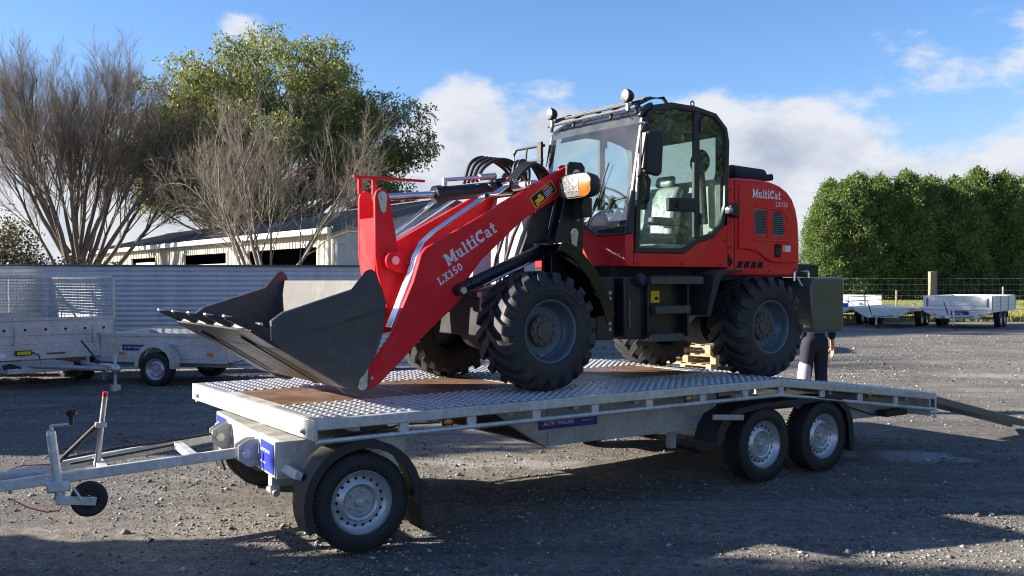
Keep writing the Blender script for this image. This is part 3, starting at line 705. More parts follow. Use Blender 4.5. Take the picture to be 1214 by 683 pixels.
def conifers():
    def proto(seed, H, Rb):
        g = np.random.default_rng(seed); n = 1500
        h = H*(.02+.97*g.random(n)**.92)
        prof = np.interp(h/H, [0, .05, .25, .55, .78, .9, 1], [.9, 1, 1, .90, .64, .34, .05])*Rb
        az = g.random(n)*6.283
        lump = 1+.20*np.sin(az*3+h*1.1+seed)+.14*np.sin(az*5-h*2.3)+.16*(g.random(n)-.5)
        r = prof*lump*(.55+.45*g.random(n)**.35)
        c = np.stack([r*np.cos(az), r*np.sin(az), h], -1)
        out = np.stack([np.cos(az)*.6, np.sin(az)*.6, .8+.7*g.random(n)], -1); out /= np.linalg.norm(out, axis=1, keepdims=True)
        per = 18
        cc = np.repeat(c, per, 0); oo = np.repeat(out, per, 0); m = len(cc)
        s = g.normal(size=(m, 3))*.24; cc = cc+s+oo*(g.random((m, 1))*.45-.15)
        d = oo+g.normal(size=(m, 3))*.55; d /= np.linalg.norm(d, axis=1, keepdims=True)
        w = np.cross(d, g.normal(size=(m, 3))); w /= np.linalg.norm(w, axis=1, keepdims=True)
        L_ = (.15+.20*g.random((m, 1))); W_ = (.035+.045*g.random((m, 1)))
        V = np.stack([cc, cc+d*L_*.4+w*W_, cc+d*L_, cc+d*L_*.5-w*W_], 1).reshape(-1, 3)
        k = 420                                              # feathery leaders standing out of the top and shoulders
        a2 = g.random(k)*6.283; hh = H*(.80+.24*g.random(k)); rr = Rb*np.clip((1.03-hh/H)*2.2, .02, 1)*g.random(k)
        c2 = np.stack([rr*np.cos(a2), rr*np.sin(a2), hh-.35], -1); cc2 = np.repeat(c2, 9, 0); m2 = len(cc2)
        cc2 = cc2+g.normal(size=(m2, 3))*np.array([.05, .05, .22]); d2 = np.array([0, 0, 1.])+g.normal(size=(m2, 3))*.35; d2 /= np.linalg.norm(d2, axis=1, keepdims=True)
        w2 = np.cross(d2, g.normal(size=(m2, 3))); w2 /= np.linalg.norm(w2, axis=1, keepdims=True)
        L2 = .16+.2*g.random((m2, 1)); W2 = .03+.03*g.random((m2, 1))
        V2 = np.stack([cc2, cc2+d2*L2*.4+w2*W2, cc2+d2*L2, cc2+d2*L2*.5-w2*W2], 1).reshape(-1, 3)
        return np.concatenate([V, V2])
    protos = []
    for seed, H, Rb in ((1, 12.6, 2.0), (2, 13.4, 1.9), (3, 12.9, 2.2), (4, 13.8, 1.9)):
        root = thing('conifer_tree', '', 'tree', (0, 0, 0), 0, 'shelterbelt of conifers across the paddock')
        mesh_np('crown', proto(seed, H, Rb), 4, con_leaf, root)
        segs = [((0, 0, -.1), (0, 0, H*.4), .22, .16), ((0, 0, H*.4), (0, 0, H*.97), .16, .02)]
        rnd = random.Random(seed)
        for k in range(60):
            z = .8+(H-2)*k/60; a = k*2.4; L_ = Rb*.75*(1-.55*z/H)
            segs.append(((0, 0, z), (L_*math.cos(a), L_*math.sin(a), z+.35*L_), .04, .01))
        tubes_mesh('trunk', segs, bark_m, root, 5)
        protos.append(root)
    return protos
CON = conifers()
def place_conifers():
    # a belt of two staggered rows running right across the far side of the paddock
    spots = []
    k = 0
    for i in range(29):
        spots.append((28.9+i*1.42+.3*math.sin(i*2.1), 88+.45*i+(2.2 if i % 2 else 0)+.5*math.sin(i*1.7), i))
    used = [False]*4
    for x, y, i in spots:
        j = (i*3+i//4) % 4
        if not used[j]: o = CON[j]; used[j] = True
        else: o = copy_tree(CON[j])
        o.location = (x, y, 0); o.rotation_euler = (0, 0, i*1.9)
        s = .850+.022*math.sin(i*2.7+1)+.012*math.sin(i*1.1)
        if i == 0: s = .70
        if i == 1: s = .78
        if i == 2: s = .82
        if i == 3: s = .845
        o.scale = (s*1.40, s*1.40, s*1.03)
        o['group'] = 'shelterbelt of conifers across the paddock'
        o['label'] = {0: 'shortest rounded conifer at the open end of the green shelterbelt', 1: 'second conifer from the open end of the shelterbelt'}.get(i, 'tall dark green conifer in the dense shelterbelt row across the paddock')
place_conifers()
def unseen_reflected_conifers():  # row added out of view to darken reflections in glass and paint
    for i in range(13):
        o = copy_tree(CON[(i*3+1) % 4]); o.location = (27+.8*math.sin(i*2.3), -6+i*2.3, 0); o.rotation_euler = (0, 0, i*1.3); s = .78+.06*math.sin(i*1.9); o.scale = (s*1.4, s*1.4, s)
        o['group'] = 'conifers added out of view to be reflected in glass and paint'; o['label'] = 'added conifer out of view, placed for reflections in the cab glass and paint'
unseen_reflected_conifers()

def shrub(loc, rx, ry, rz, n, label, seed, ln=.12, wd=.03, lift=0, boxy=False):
    root = thing('shrub' if not lift else 'shade_tree', label, 'shrub' if not lift else 'tree', loc)
    g = np.random.default_rng(seed); m = n//14
    d = g.normal(size=(m, 3)); d /= np.linalg.norm(d, axis=1, keepdims=True); d[:, 2] = np.abs(d[:, 2]) if not lift else d[:, 2]
    if boxy: d /= (np.abs(d)**6).sum(1, keepdims=True)**(1/6)
    rr = (.55+.45*g.random(m)**.4)*(1+(.04 if boxy else 1)*(.22*np.sin(d[:, 0]*5+seed)+.2*np.sin(d[:, 2]*6+d[:, 1]*4)))
    c = d*rr[:, None]*np.array([rx, ry, rz]); c = np.repeat(c, 14, 0)+g.normal(size=(m*14, 3))*.16
    c[:, 2] = np.maximum(c[:, 2]+lift, .05)
    mesh_np('crown', leaves_np(c, None, ln, wd, .2), 4, bush_leaf, root)
    segs = []
    rnd = random.Random(seed)
    for k in range(16):
        a = rnd.random()*6.283; q = Vector((math.cos(a)*rx*.7, math.sin(a)*ry*.7, rz*(.4+.5*rnd.random())))
        q.z += lift
        segs += [((q.x*.04, q.y*.04, lift*.7), (q.x*.5, q.y*.5, lift*.35+q.z*.5), .05, .03), ((q.x*.5, q.y*.5, lift*.35+q.z*.5), tuple(q), .03, .006)]
    if lift: segs.append(((0, 0, -.05), (0, 0, lift*.75), .22, .14))
    tubes_mesh('trunk', segs, bark_m, root, 5)
shrub((-15.0, 28.4, 0), 1.9, 1.2, 3.0, 16000, 'dark brown green shrub beside the leafless fan-shaped tree', 21)
shrub((-17.6, 27.6, 0), 2.0, 1.4, 3.4, 14000, 'tangled olive shrub behind the caged trailer and fence', 22)
shrub((-13.0, 29.2, 0), 1.2, 1.0, 2.5, 7000, 'small green shrub at the foot of the fan-shaped bare tree', 23)
# unseen hedges and shrub, added and shaped to shade the foreground and parked trailers
shrub((-9.9, 2.55, 0), 1.6, 3.9, 3.4, 36000, 'clipped hedge at the edge of the yard on the sunny side', 31, .26, .10, 0, True)
shrub((-13.2, 1.0, 0), 1.5, 5.05, 8.0, 60000, 'tall clipped hedge standing behind the low hedge', 34, .28, .11, 0, True)
shrub((-15.2, 13.3, 0), 2.6, 3.4, 5.3, 52000, 'tall dense shrub on the sunny side of the caged trailer', 33, .26, .10)

# ---------------------------------------------------------------- wire fence along the paddock
def wire_fence():
    root = thing('wire_fence', 'tall wire mesh paddock fence on wooden posts behind the white trailer', 'fence', (0, 41.0, 0))
    posts = [(-4, .06, 1.5), (1.5, .06, 1.5), (7, .06, 1.5), (13.9, .065, 1.25), (16.6, .05, 1.35), (18.15, .14, 2.15), (21.2, .05, 1.5), (25, .06, 1.5), (27.5, .06, 1.5), (32, .06, 1.5)]
    for x, r, h in posts:
        m = MB(); 
        if r > .1: m.box(x-r, x+r, -.12, .12, -.1, h)
        else: m.tube([(x, 0, -.1), (x, 0, h)], [r, r*.9], 8)
        m.build('fence_post', post_m, root, bevel=.01)
    for i, z in enumerate((.12, .32, .52, .72, .92, 1.12, 1.35, 1.6, 1.85)):
        MB().tube([(x, -.08, z+.006*math.sin(x*1.3)) for x in np.linspace(-6, 36, 30)], .0055, 4).build('fence_wire', wire_m, root)
    m = MB()
    for x in np.arange(-6, 36, .30): m.cyl((x, -.085, .12), (x, -.085, 1.86), .0035, 3)
    m.build('mesh_stays', wire_m, root, kind='stuff')
wire_fence()
# ================================================================== THE LOADER TRAILER  (local frame: x = s rearwards, y = t towards the far side, z = height)
TH = R(34.5); P0 = Vector((-1.217, 5.88, 0))
def W3(s, t, h): return Vector((P0.x+s*math.cos(TH)-t*math.sin(TH), P0.y+s*math.sin(TH)+t*math.cos(TH), h))
DW = 2.6; KS = 4.36; DL = 6.73; DH = .885; EH = .605
def dh(s): return DH if s <= KS else DH-(DH-EH)*(s-KS)/(DL-KS)

def make_road_wheel(parent, pos, yaw=0, near=True):
    """wheel (> tyre, hub_cap, wheel_bolts, vent_holes); outer side faces -y"""
    if 'road' not in WH:
        m = MB()
        m.lathe([(.205, .075), (.215, .08), (.215, .07), (.190, .05), (.190, -.055), (.215, -.082), (.2175, -.09), (.205, -.092), (.198, -.080), (.188, -.058), (.182, -.050),
                 (.160, -.040), (.148, -.046), (.128, -.062), (.118, -.066), (.104, -.058), (.098, -.040), (.092, -.034), (.040, -.034), (.034, -.050), (.0, -.050)], n=48)
        WH['rim'] = m
        t = MB()
        prof = [(.20, .085), (.212, .095), (.26, .108), (.295, .100), (.315, .082)]
        for k in range(5):
            y = .07-.035*k
            prof += [(.321, y+.010), (.321, y-.010), (.313, y-.0125), (.313, y-.0225)]
        prof += [(.315, -.088), (.295, -.104), (.262, -.111), (.246, -.1115), (.244, -.109), (.235, -.108), (.214, -.098), (.20, -.086)]
        t.lathe(prof, n=56); WH['tyre'] = t
        tr = MB()
        for i in range(72):                             # shoulder blocks of the tread
            a = 2*math.pi*i/72
            for sg in (-1, 1):
                p = lambda r, y: (r*math.cos(a), y, r*math.sin(a))
                c = p(.3165, sg*.089); tr.obox(c, (.012, .018, .016), (0, -a, 0))
        WH['blocks'] = tr
        h = MB(); h.lathe([(.030, -.04), (.030, -.064), (.024, -.070), (0, -.071)], n=20); WH['cap'] = h
        b = MB()
        for k in range(5):
            a = 2*math.pi*k/5+.3; c = (.066*math.cos(a), 0, .066*math.sin(a))
            b.cyl((c[0], -.030, c[2]), (c[0], -.052, c[2]), .012, 6); b.ball((c[0], -.052, c[2]), .0095, 6, 4)
        WH['bolts'] = b
        v = MB()
        for k in range(18):
            a = 2*math.pi*k/18; c = (.152*math.cos(a), 0, .152*math.sin(a)); v.cyl((c[0], -.0475, c[2]), (c[0], -.03, c[2]), .0105, 12)
        WH['holes'] = v; WH['road'] = True
    key = 'road_done'
    if key not in WH:
        w = WH['rim'].build('wheel', srim_m, parent, off=(0, 0, 0), smooth=40)
        WH['tyre'].v += []; ty = WH['tyre'].build('tyre', rubber_m, w, off=(0, 0, 0), smooth=40)
        WH['blocks'].build('tread_blocks', rubber_m, w, off=(0, 0, 0), kind='stuff')
        WH['cap'].build('hub_cap', zinc_m, w, off=(0, 0, 0)); WH['bolts'].build('wheel_bolts', srim_m, w, off=(0, 0, 0), kind='stuff')
        WH['holes'].build('vent_holes', void_m, w, off=(0, 0, 0), kind='stuff'); WH[key] = w
    else:
        w = copy_tree(WH[key], parent)
    o3 = OFF.get(parent.name, (0, 0, 0))
    w.location = (pos[0]-o3[0], pos[1]-o3[1], pos[2]-o3[2]); w.rotation_euler = (0, random.Random(pos[0]).random()*6, yaw+(0 if near else math.pi)); w.scale = (1, 1, 1)
    return w
WH = {}

def loader_trailer():
    T = thing('plant_trailer', 'long galvanised flat deck trailer with steering front axle carrying the red loader', 'trailer', P0, TH)
    B = lambda m, n, mt, p=None, **k: m.build(n, mt, p or T, **k)
    # --- deck
    MB().prism([(-.012, .753), (.012, .753), (.012, DH), (-.012, DH)], -.005, DW+.005).build('front_board', galv, T, bevel=.004)
    for t in (.16, DW-.16):
        b = MB(); b.cyl((-.014, t, .80), (-.02, t, .80), .022, 14); b.cyl((-.02, t, .80), (-.036, t, .80), .013, 6)
        B(b, 'marker_bolt', zinc_m)
    for t0, t1 in ((0, .05), (DW-.05, DW)):
        m = MB(); m.prism([(.012, DH-.068), (KS, DH-.068), (DL, EH-.068), (DL, EH), (KS, DH), (.012, DH)], t0, t1); B(m, 'side_rail', galv, bevel=.006)
    tub = lambda s: dh(s)-.140-(.03*max(0, (s-KS)/(DL-KS)))
    ps = (.624, 1.15, 1.70, 2.245, 2.80, 3.395, 3.90, KS, 4.93, 5.49, 6.06)
    for t in (.018, DW-.018):
        B(MB().tube([(.012, t, tub(0)), (KS, t, tub(KS)), (DL, t, tub(DL))], .0175, 10), 'rope_rail', galv)
        for s in ps:
            B(MB().prism([(s-.034, tub(s)-.012), (s+.034, tub(s)-.012), (s+.034, dh(s)-.069), (s-.034, dh(s)-.069)], t-.012, t+.012), 'rail_post', galv, bevel=.003)
    for t0, t1 in ((-.004, .012), (DW-.012, DW+.004)):
        B(MB().prism([(DL-.05, EH-.25), (DL+.008, EH-.255), (DL+.008, EH+.001), (DL-.012, EH+.001), (DL-.012, EH-.19)], t0, t1), 'end_plate', galv, bevel=.003)
    B(MB().prism([(DL-.03, EH-.24), (DL, EH-.24), (DL, EH-.07), (DL-.03, EH-.07)], .05, DW-.05), 'tail_board', galv, bevel=.003)
    # tread plates with raised buttons
    lug_v = []; lug_f = []
    for t0, t1 in ((.05, .80), (1.80, DW-.05)):
        m = MB(); m.prism([(.012, DH-.006), (KS, DH-.006), (DL, EH-.006), (DL, EH), (KS, DH), (.012, DH)], t0, t1)
        tp = B(m, 'tread_plate', tread_m)
        rows = 10; mm = MB(); dt = (t1-t0)/rows; ds = .077
        for i in range(int((DL-.12)/ds)):
            for j in range(rows):
                s = .10+i*ds; t = t0+dt*(j+.5)
                if abs(s-KS) < .03: continue
                z = dh(s); sl_ = 0 if s < KS else -(DH-EH)/(DL-KS)
                vs = []
                for r, hh in ((.0235, .0), (.0185, .0075), (.009, .0095)):
                    for k in range(8):
                        a = 2*math.pi*k/8; dx = r*1.15*math.cos(a)
                        vs.append((s+dx, t+r*.95*math.sin(a), z+hh+sl_*dx))
                vs.append((s, t, z+.0095))
                fs = [(q*8+k, q*8+(k+1) % 8, (q+1)*8+(k+1) % 8, (q+1)*8+k) for q in range(2) for k in range(8)]+[(16+k, 16+(k+1) % 8, 24) for k in range(8)]
                mm.add(vs, fs)
        mm.build('tread_buttons', button_m, tp, kind='stuff', smooth=50)
    js = (.105, 1.165, 2.195, 3.225, 4.25)
    for a, b in zip(js[:-1], js[1:]):
        B(MB().box(a+.004, b-.006, .806, 1.794, DH-.018, DH-.002), 'plywood_panel', ply_m, bevel=.002)
    for a in js[1:-1]: B(MB().box(a-.005, a+.003, .806, 1.794, DH-.02, DH-.001), 'joint_strip', galv)
    B(MB().box(.012, .105, .80, 1.80, DH-.02, DH-.001), 'front_strip', galv)
    B(MB().prism([(4.25, DH-.02), (KS, DH-.02), (DL, EH-.02), (DL, EH-.001), (KS, DH-.001), (4.25, DH-.001)], .8, 1.8), 'tail_floor', galv)
    for s in (.3, .9, 1.5, 2.1, 2.7, 3.3, 3.9, 4.5, 5.1, 5.7, 6.3):
        B(MB().box(s-.025, s+.025, .05, DW-.05, dh(s)-.10, dh(s)-.03), 'cross_member', galv_old)
    cr = MB(); rq = random.Random(4)                      # dried mud crumbs dropped from the tyres
    for k in range(420):
        s = rq.choice((rq.gauss(2.1, .5), rq.gauss(4.3, .4), rq.uniform(.3, 5.5))); t = rq.choice((rq.gauss(.55, .2), rq.gauss(2.0, .2), rq.uniform(.2, 2.4)))
        if not (.1 < s < 6.5 and .08 < t < 2.52): continue
        r = rq.uniform(.004, .013); cr.ball((s, t, dh(s)+r*.3), r, 5, 3, (1, rq.uniform(.6, 1), .5))
    B(cr, 'mud_crumbs', mat('dried_mud', (.16, .13, .10), .9, 0, .3, 30, .05), kind='stuff', smooth=0)
    # --- deep chassis plates, belly
    for t, nr in ((.25, True), (DW-.256, False)):
        ch = B(MB().prism([(1.45, .812), (1.60, .715), (1.967, .500), (3.80, .485), (3.80, .812)], t, t+.006), 'chassis_plate', galv_old)
        B(MB().prism([(5.20, .60), (6.68, .50), (6.68, .375), (5.2, .40)], t, t+.006), 'tail_chassis_plate', galv_old)
        B(MB().prism([(1.585, .715), (1.615, .705), (1.975, .492), (1.967, .483)], t, t+.05), 'chassis_lip', galv_old)
        if nr:
            for s in (1.975, 2.24): ch2 = B(MB().box(s-.002, s+.002, t-.001, t, .50, .80), 'weld_seam', capping_m, ch)
            st = B(MB().box(1.885, 2.462, t-.003, t-.0012, .622, .706), 'maker_sign', blue_m, ch)
            sans('maker_lettering', 'ACTIV TRAILERS', .040, letw_m, st, side_matrix(1.935, t-.0045, .652))
            sans('web_lettering', 'activtrailers.co.nz', .017, letw_m, st, side_matrix(2.300, t-.0045, .660))
            sw = MB().prism([(1.912, .645), (1.917, .645), (1.938, .686), (1.944, .688), (1.930, .688)], t-.005, t-.0042); B(sw, 'swoosh', rlens_m, st)
    B(MB().prism([(1.97, .49), (3.8, .475), (3.8, .485), (1.97, .50)], .27, DW-.27), 'belly_plate', galv_old)
    B(MB().box(3.80, 3.83, .25, DW-.25, .50, .80), 'rear_bulkhead', black_m)
    B(MB().box(3.83, 6.5, .62, .70, .50, .60), 'tail_beam', galv_old); B(MB().box(3.83, 6.5, DW-.70, DW-.62, .50, .60), 'tail_beam', galv_old)
    # side marker lamps
    for s, h in ((.955, .795), (3.22, .795), (5.63, .668)):
        l = MB(); l.box(s-.045, s+.045, .001, .02, h-.025, h+.022)
        lo = B(l, 'side_marker', black_m, bevel=.006)
        q = MB(); q.ball((s, .002, h), .03, 12, 6, (1.15, .35, .62)); B(q, 'lamp_lens', orange_m, lo)
    # wiring under the deck edge
    B(MB().tube([(.15, .06, .76), (.5, .055, .785), (.62, .05, .80), (.9, .05, .79)], .006, 5), 'wiring_loom', plast_m)
    # --- rear tandem axles
    AX = (4.17, 4.985)
    for s in AX:
        B(MB().box(s-.03, s+.03, .2, DW-.2, .29, .35), 'axle_beam', galv_old)
        make_road_wheel(T, (s, .125, .322), 0, True); make_road_wheel(T, (s, DW-.125, .322), 0, False)
    for t0, t1, sg in ((.005, .255, 1), (DW-.255, DW-.005, -1)):
        top = [(3.535, .40), (3.575, .53), (3.65, .615), (3.80, .665), (4.1, .690), (4.58, .692), (5.05, .688), (5.20, .655), (5.30, .58), (5.365, .46), (5.385, .32), (5.385, .15)]
        inn = [(a+(.012 if i < 4 else 0)-(.012 if i > 7 else 0), b-(.012 if 2 < i < 9 else .0)) for i, (a, b) in enumerate(top)]
        m = MB(); m.prism(top+inn[::-1], t0, t1); B(m, 'tandem_mudguard', plast_m)
        lip = [(a, b) for a, b in top]
        edge = []
        arch = [(3.60, .36), (3.64, .47), (3.72, .56), (3.86, .62), (4.17, .655), (4.5, .645), (4.58, .60), (4.66, .645), (4.98, .655), (5.15, .62), (5.26, .53), (5.31, .40), (5.325, .15)]
        tt = t0 if sg > 0 else t1
        m2 = MB(); m2.prism(top+arch[::-1], tt-.003, tt+.010); B(m2, 'mudguard_skirt', plast_m)
        B(MB().prism([(3.48, .645), (3.84, .615), (3.84, .57), (3.48, .60)], tt-sg*.035, tt-sg*.012), 'mudguard_stay', galv_old, bevel=.003)
        for s in (3.58, 3.74):
            b = MB(); b.cyl((s, tt-sg*.035, .607), (s, tt-sg*.046, .607), .010, 6); B(b, 'stay_bolt', zinc_m)
    B(MB().box(3.34, 3.40, .33, .39, .33, .49), 'stay_leg', galv_old); B(MB().tube([(3.37, .36, .36), (3.75, .4, .25)], .018, 8), 'brake_tube', black_m)
    B(MB().box(6.05, 6.40, .10, .22, .40, .46), 'tail_lamp', plast_m, bevel=.01)
    B(MB().tube([(5.6, .2, .52), (5.9, .16, .43), (6.2, .16, .44)], .008, 6), 'lamp_cable', plast_m)
    # --- front steering bogie, turned a few degrees
    ba = R(-5.0); PS, PT = .44, 1.27
    def tf(p): return (PS+p[0]*math.cos(ba)-p[1]*math.sin(ba), PT+p[0]*math.sin(ba)+p[1]*math.cos(ba), p[2])
    G = lambda: MB(tf)
    bx = B(G().prism([(-.46, .455), (.46, .455), (.46, .695), (-.46, .695)], -.86, .86), 'bogie_box', galv, bevel=.006)
    B(G().lathe([(.30, .697), (.34, .70), (.34, .75), (.30, .752)], axis='z', n=32), 'turntable_ring', galv_old)
    B(G().box(-.05, .05, -1.08, 1.08, .285, .36), 'axle_beam', galv_old)
    for y in (-.74, .74):
        B(G().box(-.46, .46, y-.045, y+.045, .385, .453), 'spring_beam', galv_old, bevel=.004)
        b = G(); b.cyl((-.44, y-.09, .35), (-.44, y+.09, .35), .022, 12); b.box(-.47, -.41, y-.05, y-.04, .34, .40); B(b, 'spring_shackle', zinc_m)
    for y, sg in ((-.40, -1), (.40, 1)):
        oc = [(-.46+.0, y+.055*sg), ]
        m = G()
        for yy in (y-.055, y+.045):
            m.prism([(-.462, .47), (-.462, .66), (-.53, .66), (-.60, .62), (-.60, .52), (-.53, .47)], yy, yy+.010)
        br = B(m, 'drawbar_bracket', galv_old, bevel=.003)
        b = G(); b.cyl((-.545, y-.075, .565), (-.545, y+.075, .565), .026, 12); b.cyl((-.545, y-.066, .565), (-.545, y-.056, .565), .036, 6); B(b, 'pivot_pin', zinc_m, br)
    for y0, y1 in ((-.49, -.845), (.845, .49)):
        sgn = B(G().box(-.4645, -.4615, min(y0, y1)+.02 if y0 > 0 else -.835, (max(y0, y1)-.02) if y0 > 0 else -.52, .475, .672), 'maker_sign', blue2_m)
    for y, tx in ((-.60, 'ACTIV TRAILERS'), (.74, 'ACTIV')):
        M = Matrix.Translation(tf((-.468, y+.067, .60))) @ Matrix.Rotation(ba, 4, 'Z') @ Matrix.Rotation(R(-90), 4, 'Z') @ Matrix.Rotation(R(90), 4, 'X')
        sans('maker_lettering', tx, .032, letw_m, bx, M)
        M = Matrix.Translation(tf((-.468, y+.067, .52))) @ Matrix.Rotation(ba, 4, 'Z') @ Matrix.Rotation(R(-90), 4, 'Z') @ Matrix.Rotation(R(90), 4, 'X')
        sans('web_lettering', 'activtrailers', .026, letw_m, bx, M)
    w = make_road_wheel(T, tf((0, -1.145, .322)), ba, True); w2 = make_road_wheel(T, tf((0, 1.145, .322)), ba, False)
    for sg in (-1, 1):
        a0, a1 = 205, -8; pts_o = []; pts_i = []
        for k in range(19):
            a = R(a0+(a1-a0)*k/18); pts_o.append((.395*math.cos(a), .335+.395*math.sin(a))); pts_i.append((.380*math.cos(a), .335+.380*math.sin(a)))
        yo = -1.285 if sg < 0 else 1.285; yi = -1.03 if sg < 0 else 1.03
        B(G().prism(pts_o+pts_i[::-1], min(yo, yi), max(yo, yi)), 'front_mudguard', plast_m)
        lipi = [(.345*math.cos(R(a0+(a1-a0)*k/18)), .335+.345*math.sin(R(a0+(a1-a0)*k/18))) for k in range(19)]
        B(G().prism([(a*1.012, .335+(b-.335)*1.012) for a, b in pts_o]+lipi[::-1], yo-.006*1, yo+.006), 'mudguard_lip', plast_m)
        B(G().prism([(.372, .34), (.386, .34), (.43, .10), (.417, .095)], min(yo, yi)+.01, max(yo, yi)-.01), 'mud_flap', rubber_m)
        b = G(); b.obox((-.39, sg*1.0, .52), (.05, .32, .055), (0, R(20), 0)); B(b, 'mudguard_stay', galv, bevel=.003)
        b = G(); b.obox((-.40, sg*.865, .52), (.10, .012, .14)); B(b, 'stay_plate', galv, bevel=.003)
        b = G(); b.obox((.41, sg*1.29, .40), (.05, .03, .05)); B(b, 'reflector_block', plast_m)
    # --- drawbar
    def beam(p, q, w, h, n='drawbar_beam', mt=galv):
        p, q = Vector(p), Vector(q); d = q-p; m = G()
        yaw = math.atan2(d.y, d.x); pit = -math.atan2(d.z, math.hypot(d.x, d.y))
        m.obox((p+q)/2, (d.length, w, h), (0, pit, yaw)); return B(m, n, mt, bevel=.006)
    hz = lambda x: .565-(-.55-x)*.085
    beam((-.56, -.38, .565), (-2.55, -.075, hz(-2.55)), .045, .068); beam((-.56, .38, .565), (-2.55, .075, hz(-2.55)), .045, .068)
    for x in (-.86, -1.42):
        y = .38-(-.56-x)*.153-.03
        beam((x, -y, hz(x)), (x, y, hz(x)), .06, .05, 'drawbar_cross_tube')
    B(G().box(-2.9, -1.75, -.055, .055, hz(-2.1)-.03, hz(-2.1)+.06), 'coupling_body', galv_old, bevel=.01)
    B(G().tube([(-.62, .30, .60), (-1.0, .27, .57), (-1.3, .24, .56), (-1.7, .16, .52)], .010, 6), 'brake_cable', plast_m)
    B(G().tube([(-.9, .24, .55), (-1.2, .16, .53), (-1.6, .10, .50)], .008, 6), 'brake_cable', plast_m)
    # jockey wheel, clamped beside the near beam
    jx, jy = -1.72, -.285
    jt = B(G().tube([(jx+.03, jy, .34), (jx-.02, jy+.02, .765)], .030, 14), 'jockey_tube', galv)
    B(G().lathe([(.03, .765), (.026, .785), (.012, .79), (.012, .825), (0, .828)], (jx-.02, jy+.02, 0), 'z', 14), 'jockey_cap', zinc_m, jt)
    B(G().tube([(jx-.02, jy+.02, .82), (jx+.09, jy-.01, .825)], .010, 8), 'crank_arm', zinc_m, jt)
    B(G().lathe([(0, .82), (.014, .822), (.016, .87), (.034, .885), (.038, .91), (.028, .925), (0, .928)], (jx+.095, jy-.012, 0), 'z', 14), 'crank_knob', plast_m, jt)
    B(G().obox((jx+.02, jy+.02, .43), (.14, .11, .065)), 'jockey_clamp', galv, jt, bevel=.01)
    B(G().tube([(jx+.10, jy-.07, .43), (jx+.15, jy-.10, .345)], .009, 8), 'clamp_handle', zinc_m, jt)
    B(G().obox((jx+.12, jy-.045, .335), (.24, .012, .055), (0, R(8), 0)), 'jockey_fork', galv, jt, bevel=.004)
    jw = B(G().lathe([(.028, -.02), (.055, -.02), (.06, -.03), (.095, -.035), (.112, -.025), (.115, 0), (.112, .025), (.095, .035), (.06, .03), (.055, .02), (.028, .02)], (jx+.20, jy, .33), 'y', 28), 'jockey_wheel', rubber_m)
    m = G()
    for k in range(6):
        a = k*math.pi/3; m.obox((jx+.20+.04*math.cos(a), jy-.012, .33+.04*math.sin(a)), (.05, .02, .014), (0, -a, 0))
    B(m, 'wheel_spokes', plast_m, jw)
    B(G().cyl((jx+.20, jy-.06, .33), (jx+.20, jy+.06, .33), .018, 12), 'axle_bolt', zinc_m, jw)
    # handbrake lever
    lx, ly = -1.44, .02
    lv = B(G().tube([(lx, ly, .47), (lx+.02, ly-.02, .70), (lx+.045, ly-.06, .965)], [.020, .018, .017], 12), 'handbrake_lever', zinc_m)
    B(G().cyl((lx+.0452, ly-.0604, .966), (lx+.048, ly-.064, .995), .018, 12), 'lever_button', rlens_m, lv)
    B(G().obox((lx+.02, ly-.035, .77), (.07, .05, .035)), 'lever_collar', zinc_m, lv, bevel=.006)
    B(G().tube([(lx+.0, ly-.03, .77), (lx-.20, ly+.08, .55)], .016, 10), 'gas_strut', black_m, lv)
    B(G().tube([(lx-.20, ly+.08, .55), (lx-.25, ly+.11, .49)], .011, 8), 'strut_rod', black_m, lv)
    # red breakaway cable hanging in a loop
    B(G().tube([(jx-.25, -.18, .36), (jx-.15, -.22, .30), (jx-.05, -.25, .265), (jx+.03, -.27, .27), (jx+.05, -.26, .31), (jx+.02, -.2, .38)], .004, 6), 'breakaway_cable', rlens_m)
    B(G().tube([(lx-.24, .14, .50), (lx-.45, .20, .50), (lx-.62, .22, .44), (lx-.8, .24, .37)], .004, 6), 'breakaway_cable', rlens_m)
    # legs that let the drawbar stand: prop stand out on the coupling
    B(G().box(-2.86, -2.80, -.03, .03, .0, hz(-2.8)), 'coupling_prop', galv_old)
    return T
PT_ROOT = loader_trailer()

def loading_ramp():
    T = thing('loading_ramp', 'folded aluminium loading ramp sloping from trailer tail to the gravel', 'ramp', W3(6.74, .02, 0), TH)
    a = (6.735-6.74, .50); b = (8.95-6.74, .012); d = Vector((b[0]-a[0], b[1]-a[1])); L_ = d.length; d /= L_; nrm = Vector((-d.y, d.x))
    def pr(u0, u1, v0, v1):
        return [tuple(Vector(a)+d*u+nrm*v) for u, v in ((u0, v0), (u1, v0), (u1, v1), (u0, v1))]
    for t in (0, .36):
        MB().prism(pr(0, L_, -.0, .075), t, t+.035).build('ramp_rail', ramp_m, T, bevel=.006)
    for k in range(16):
        u = .06+k*(L_-.12)/15
        MB().prism(pr(u-.02, u+.02, .03, .062), .035, .36).build('ramp_rung', ramp_m, T)
loading_ramp()
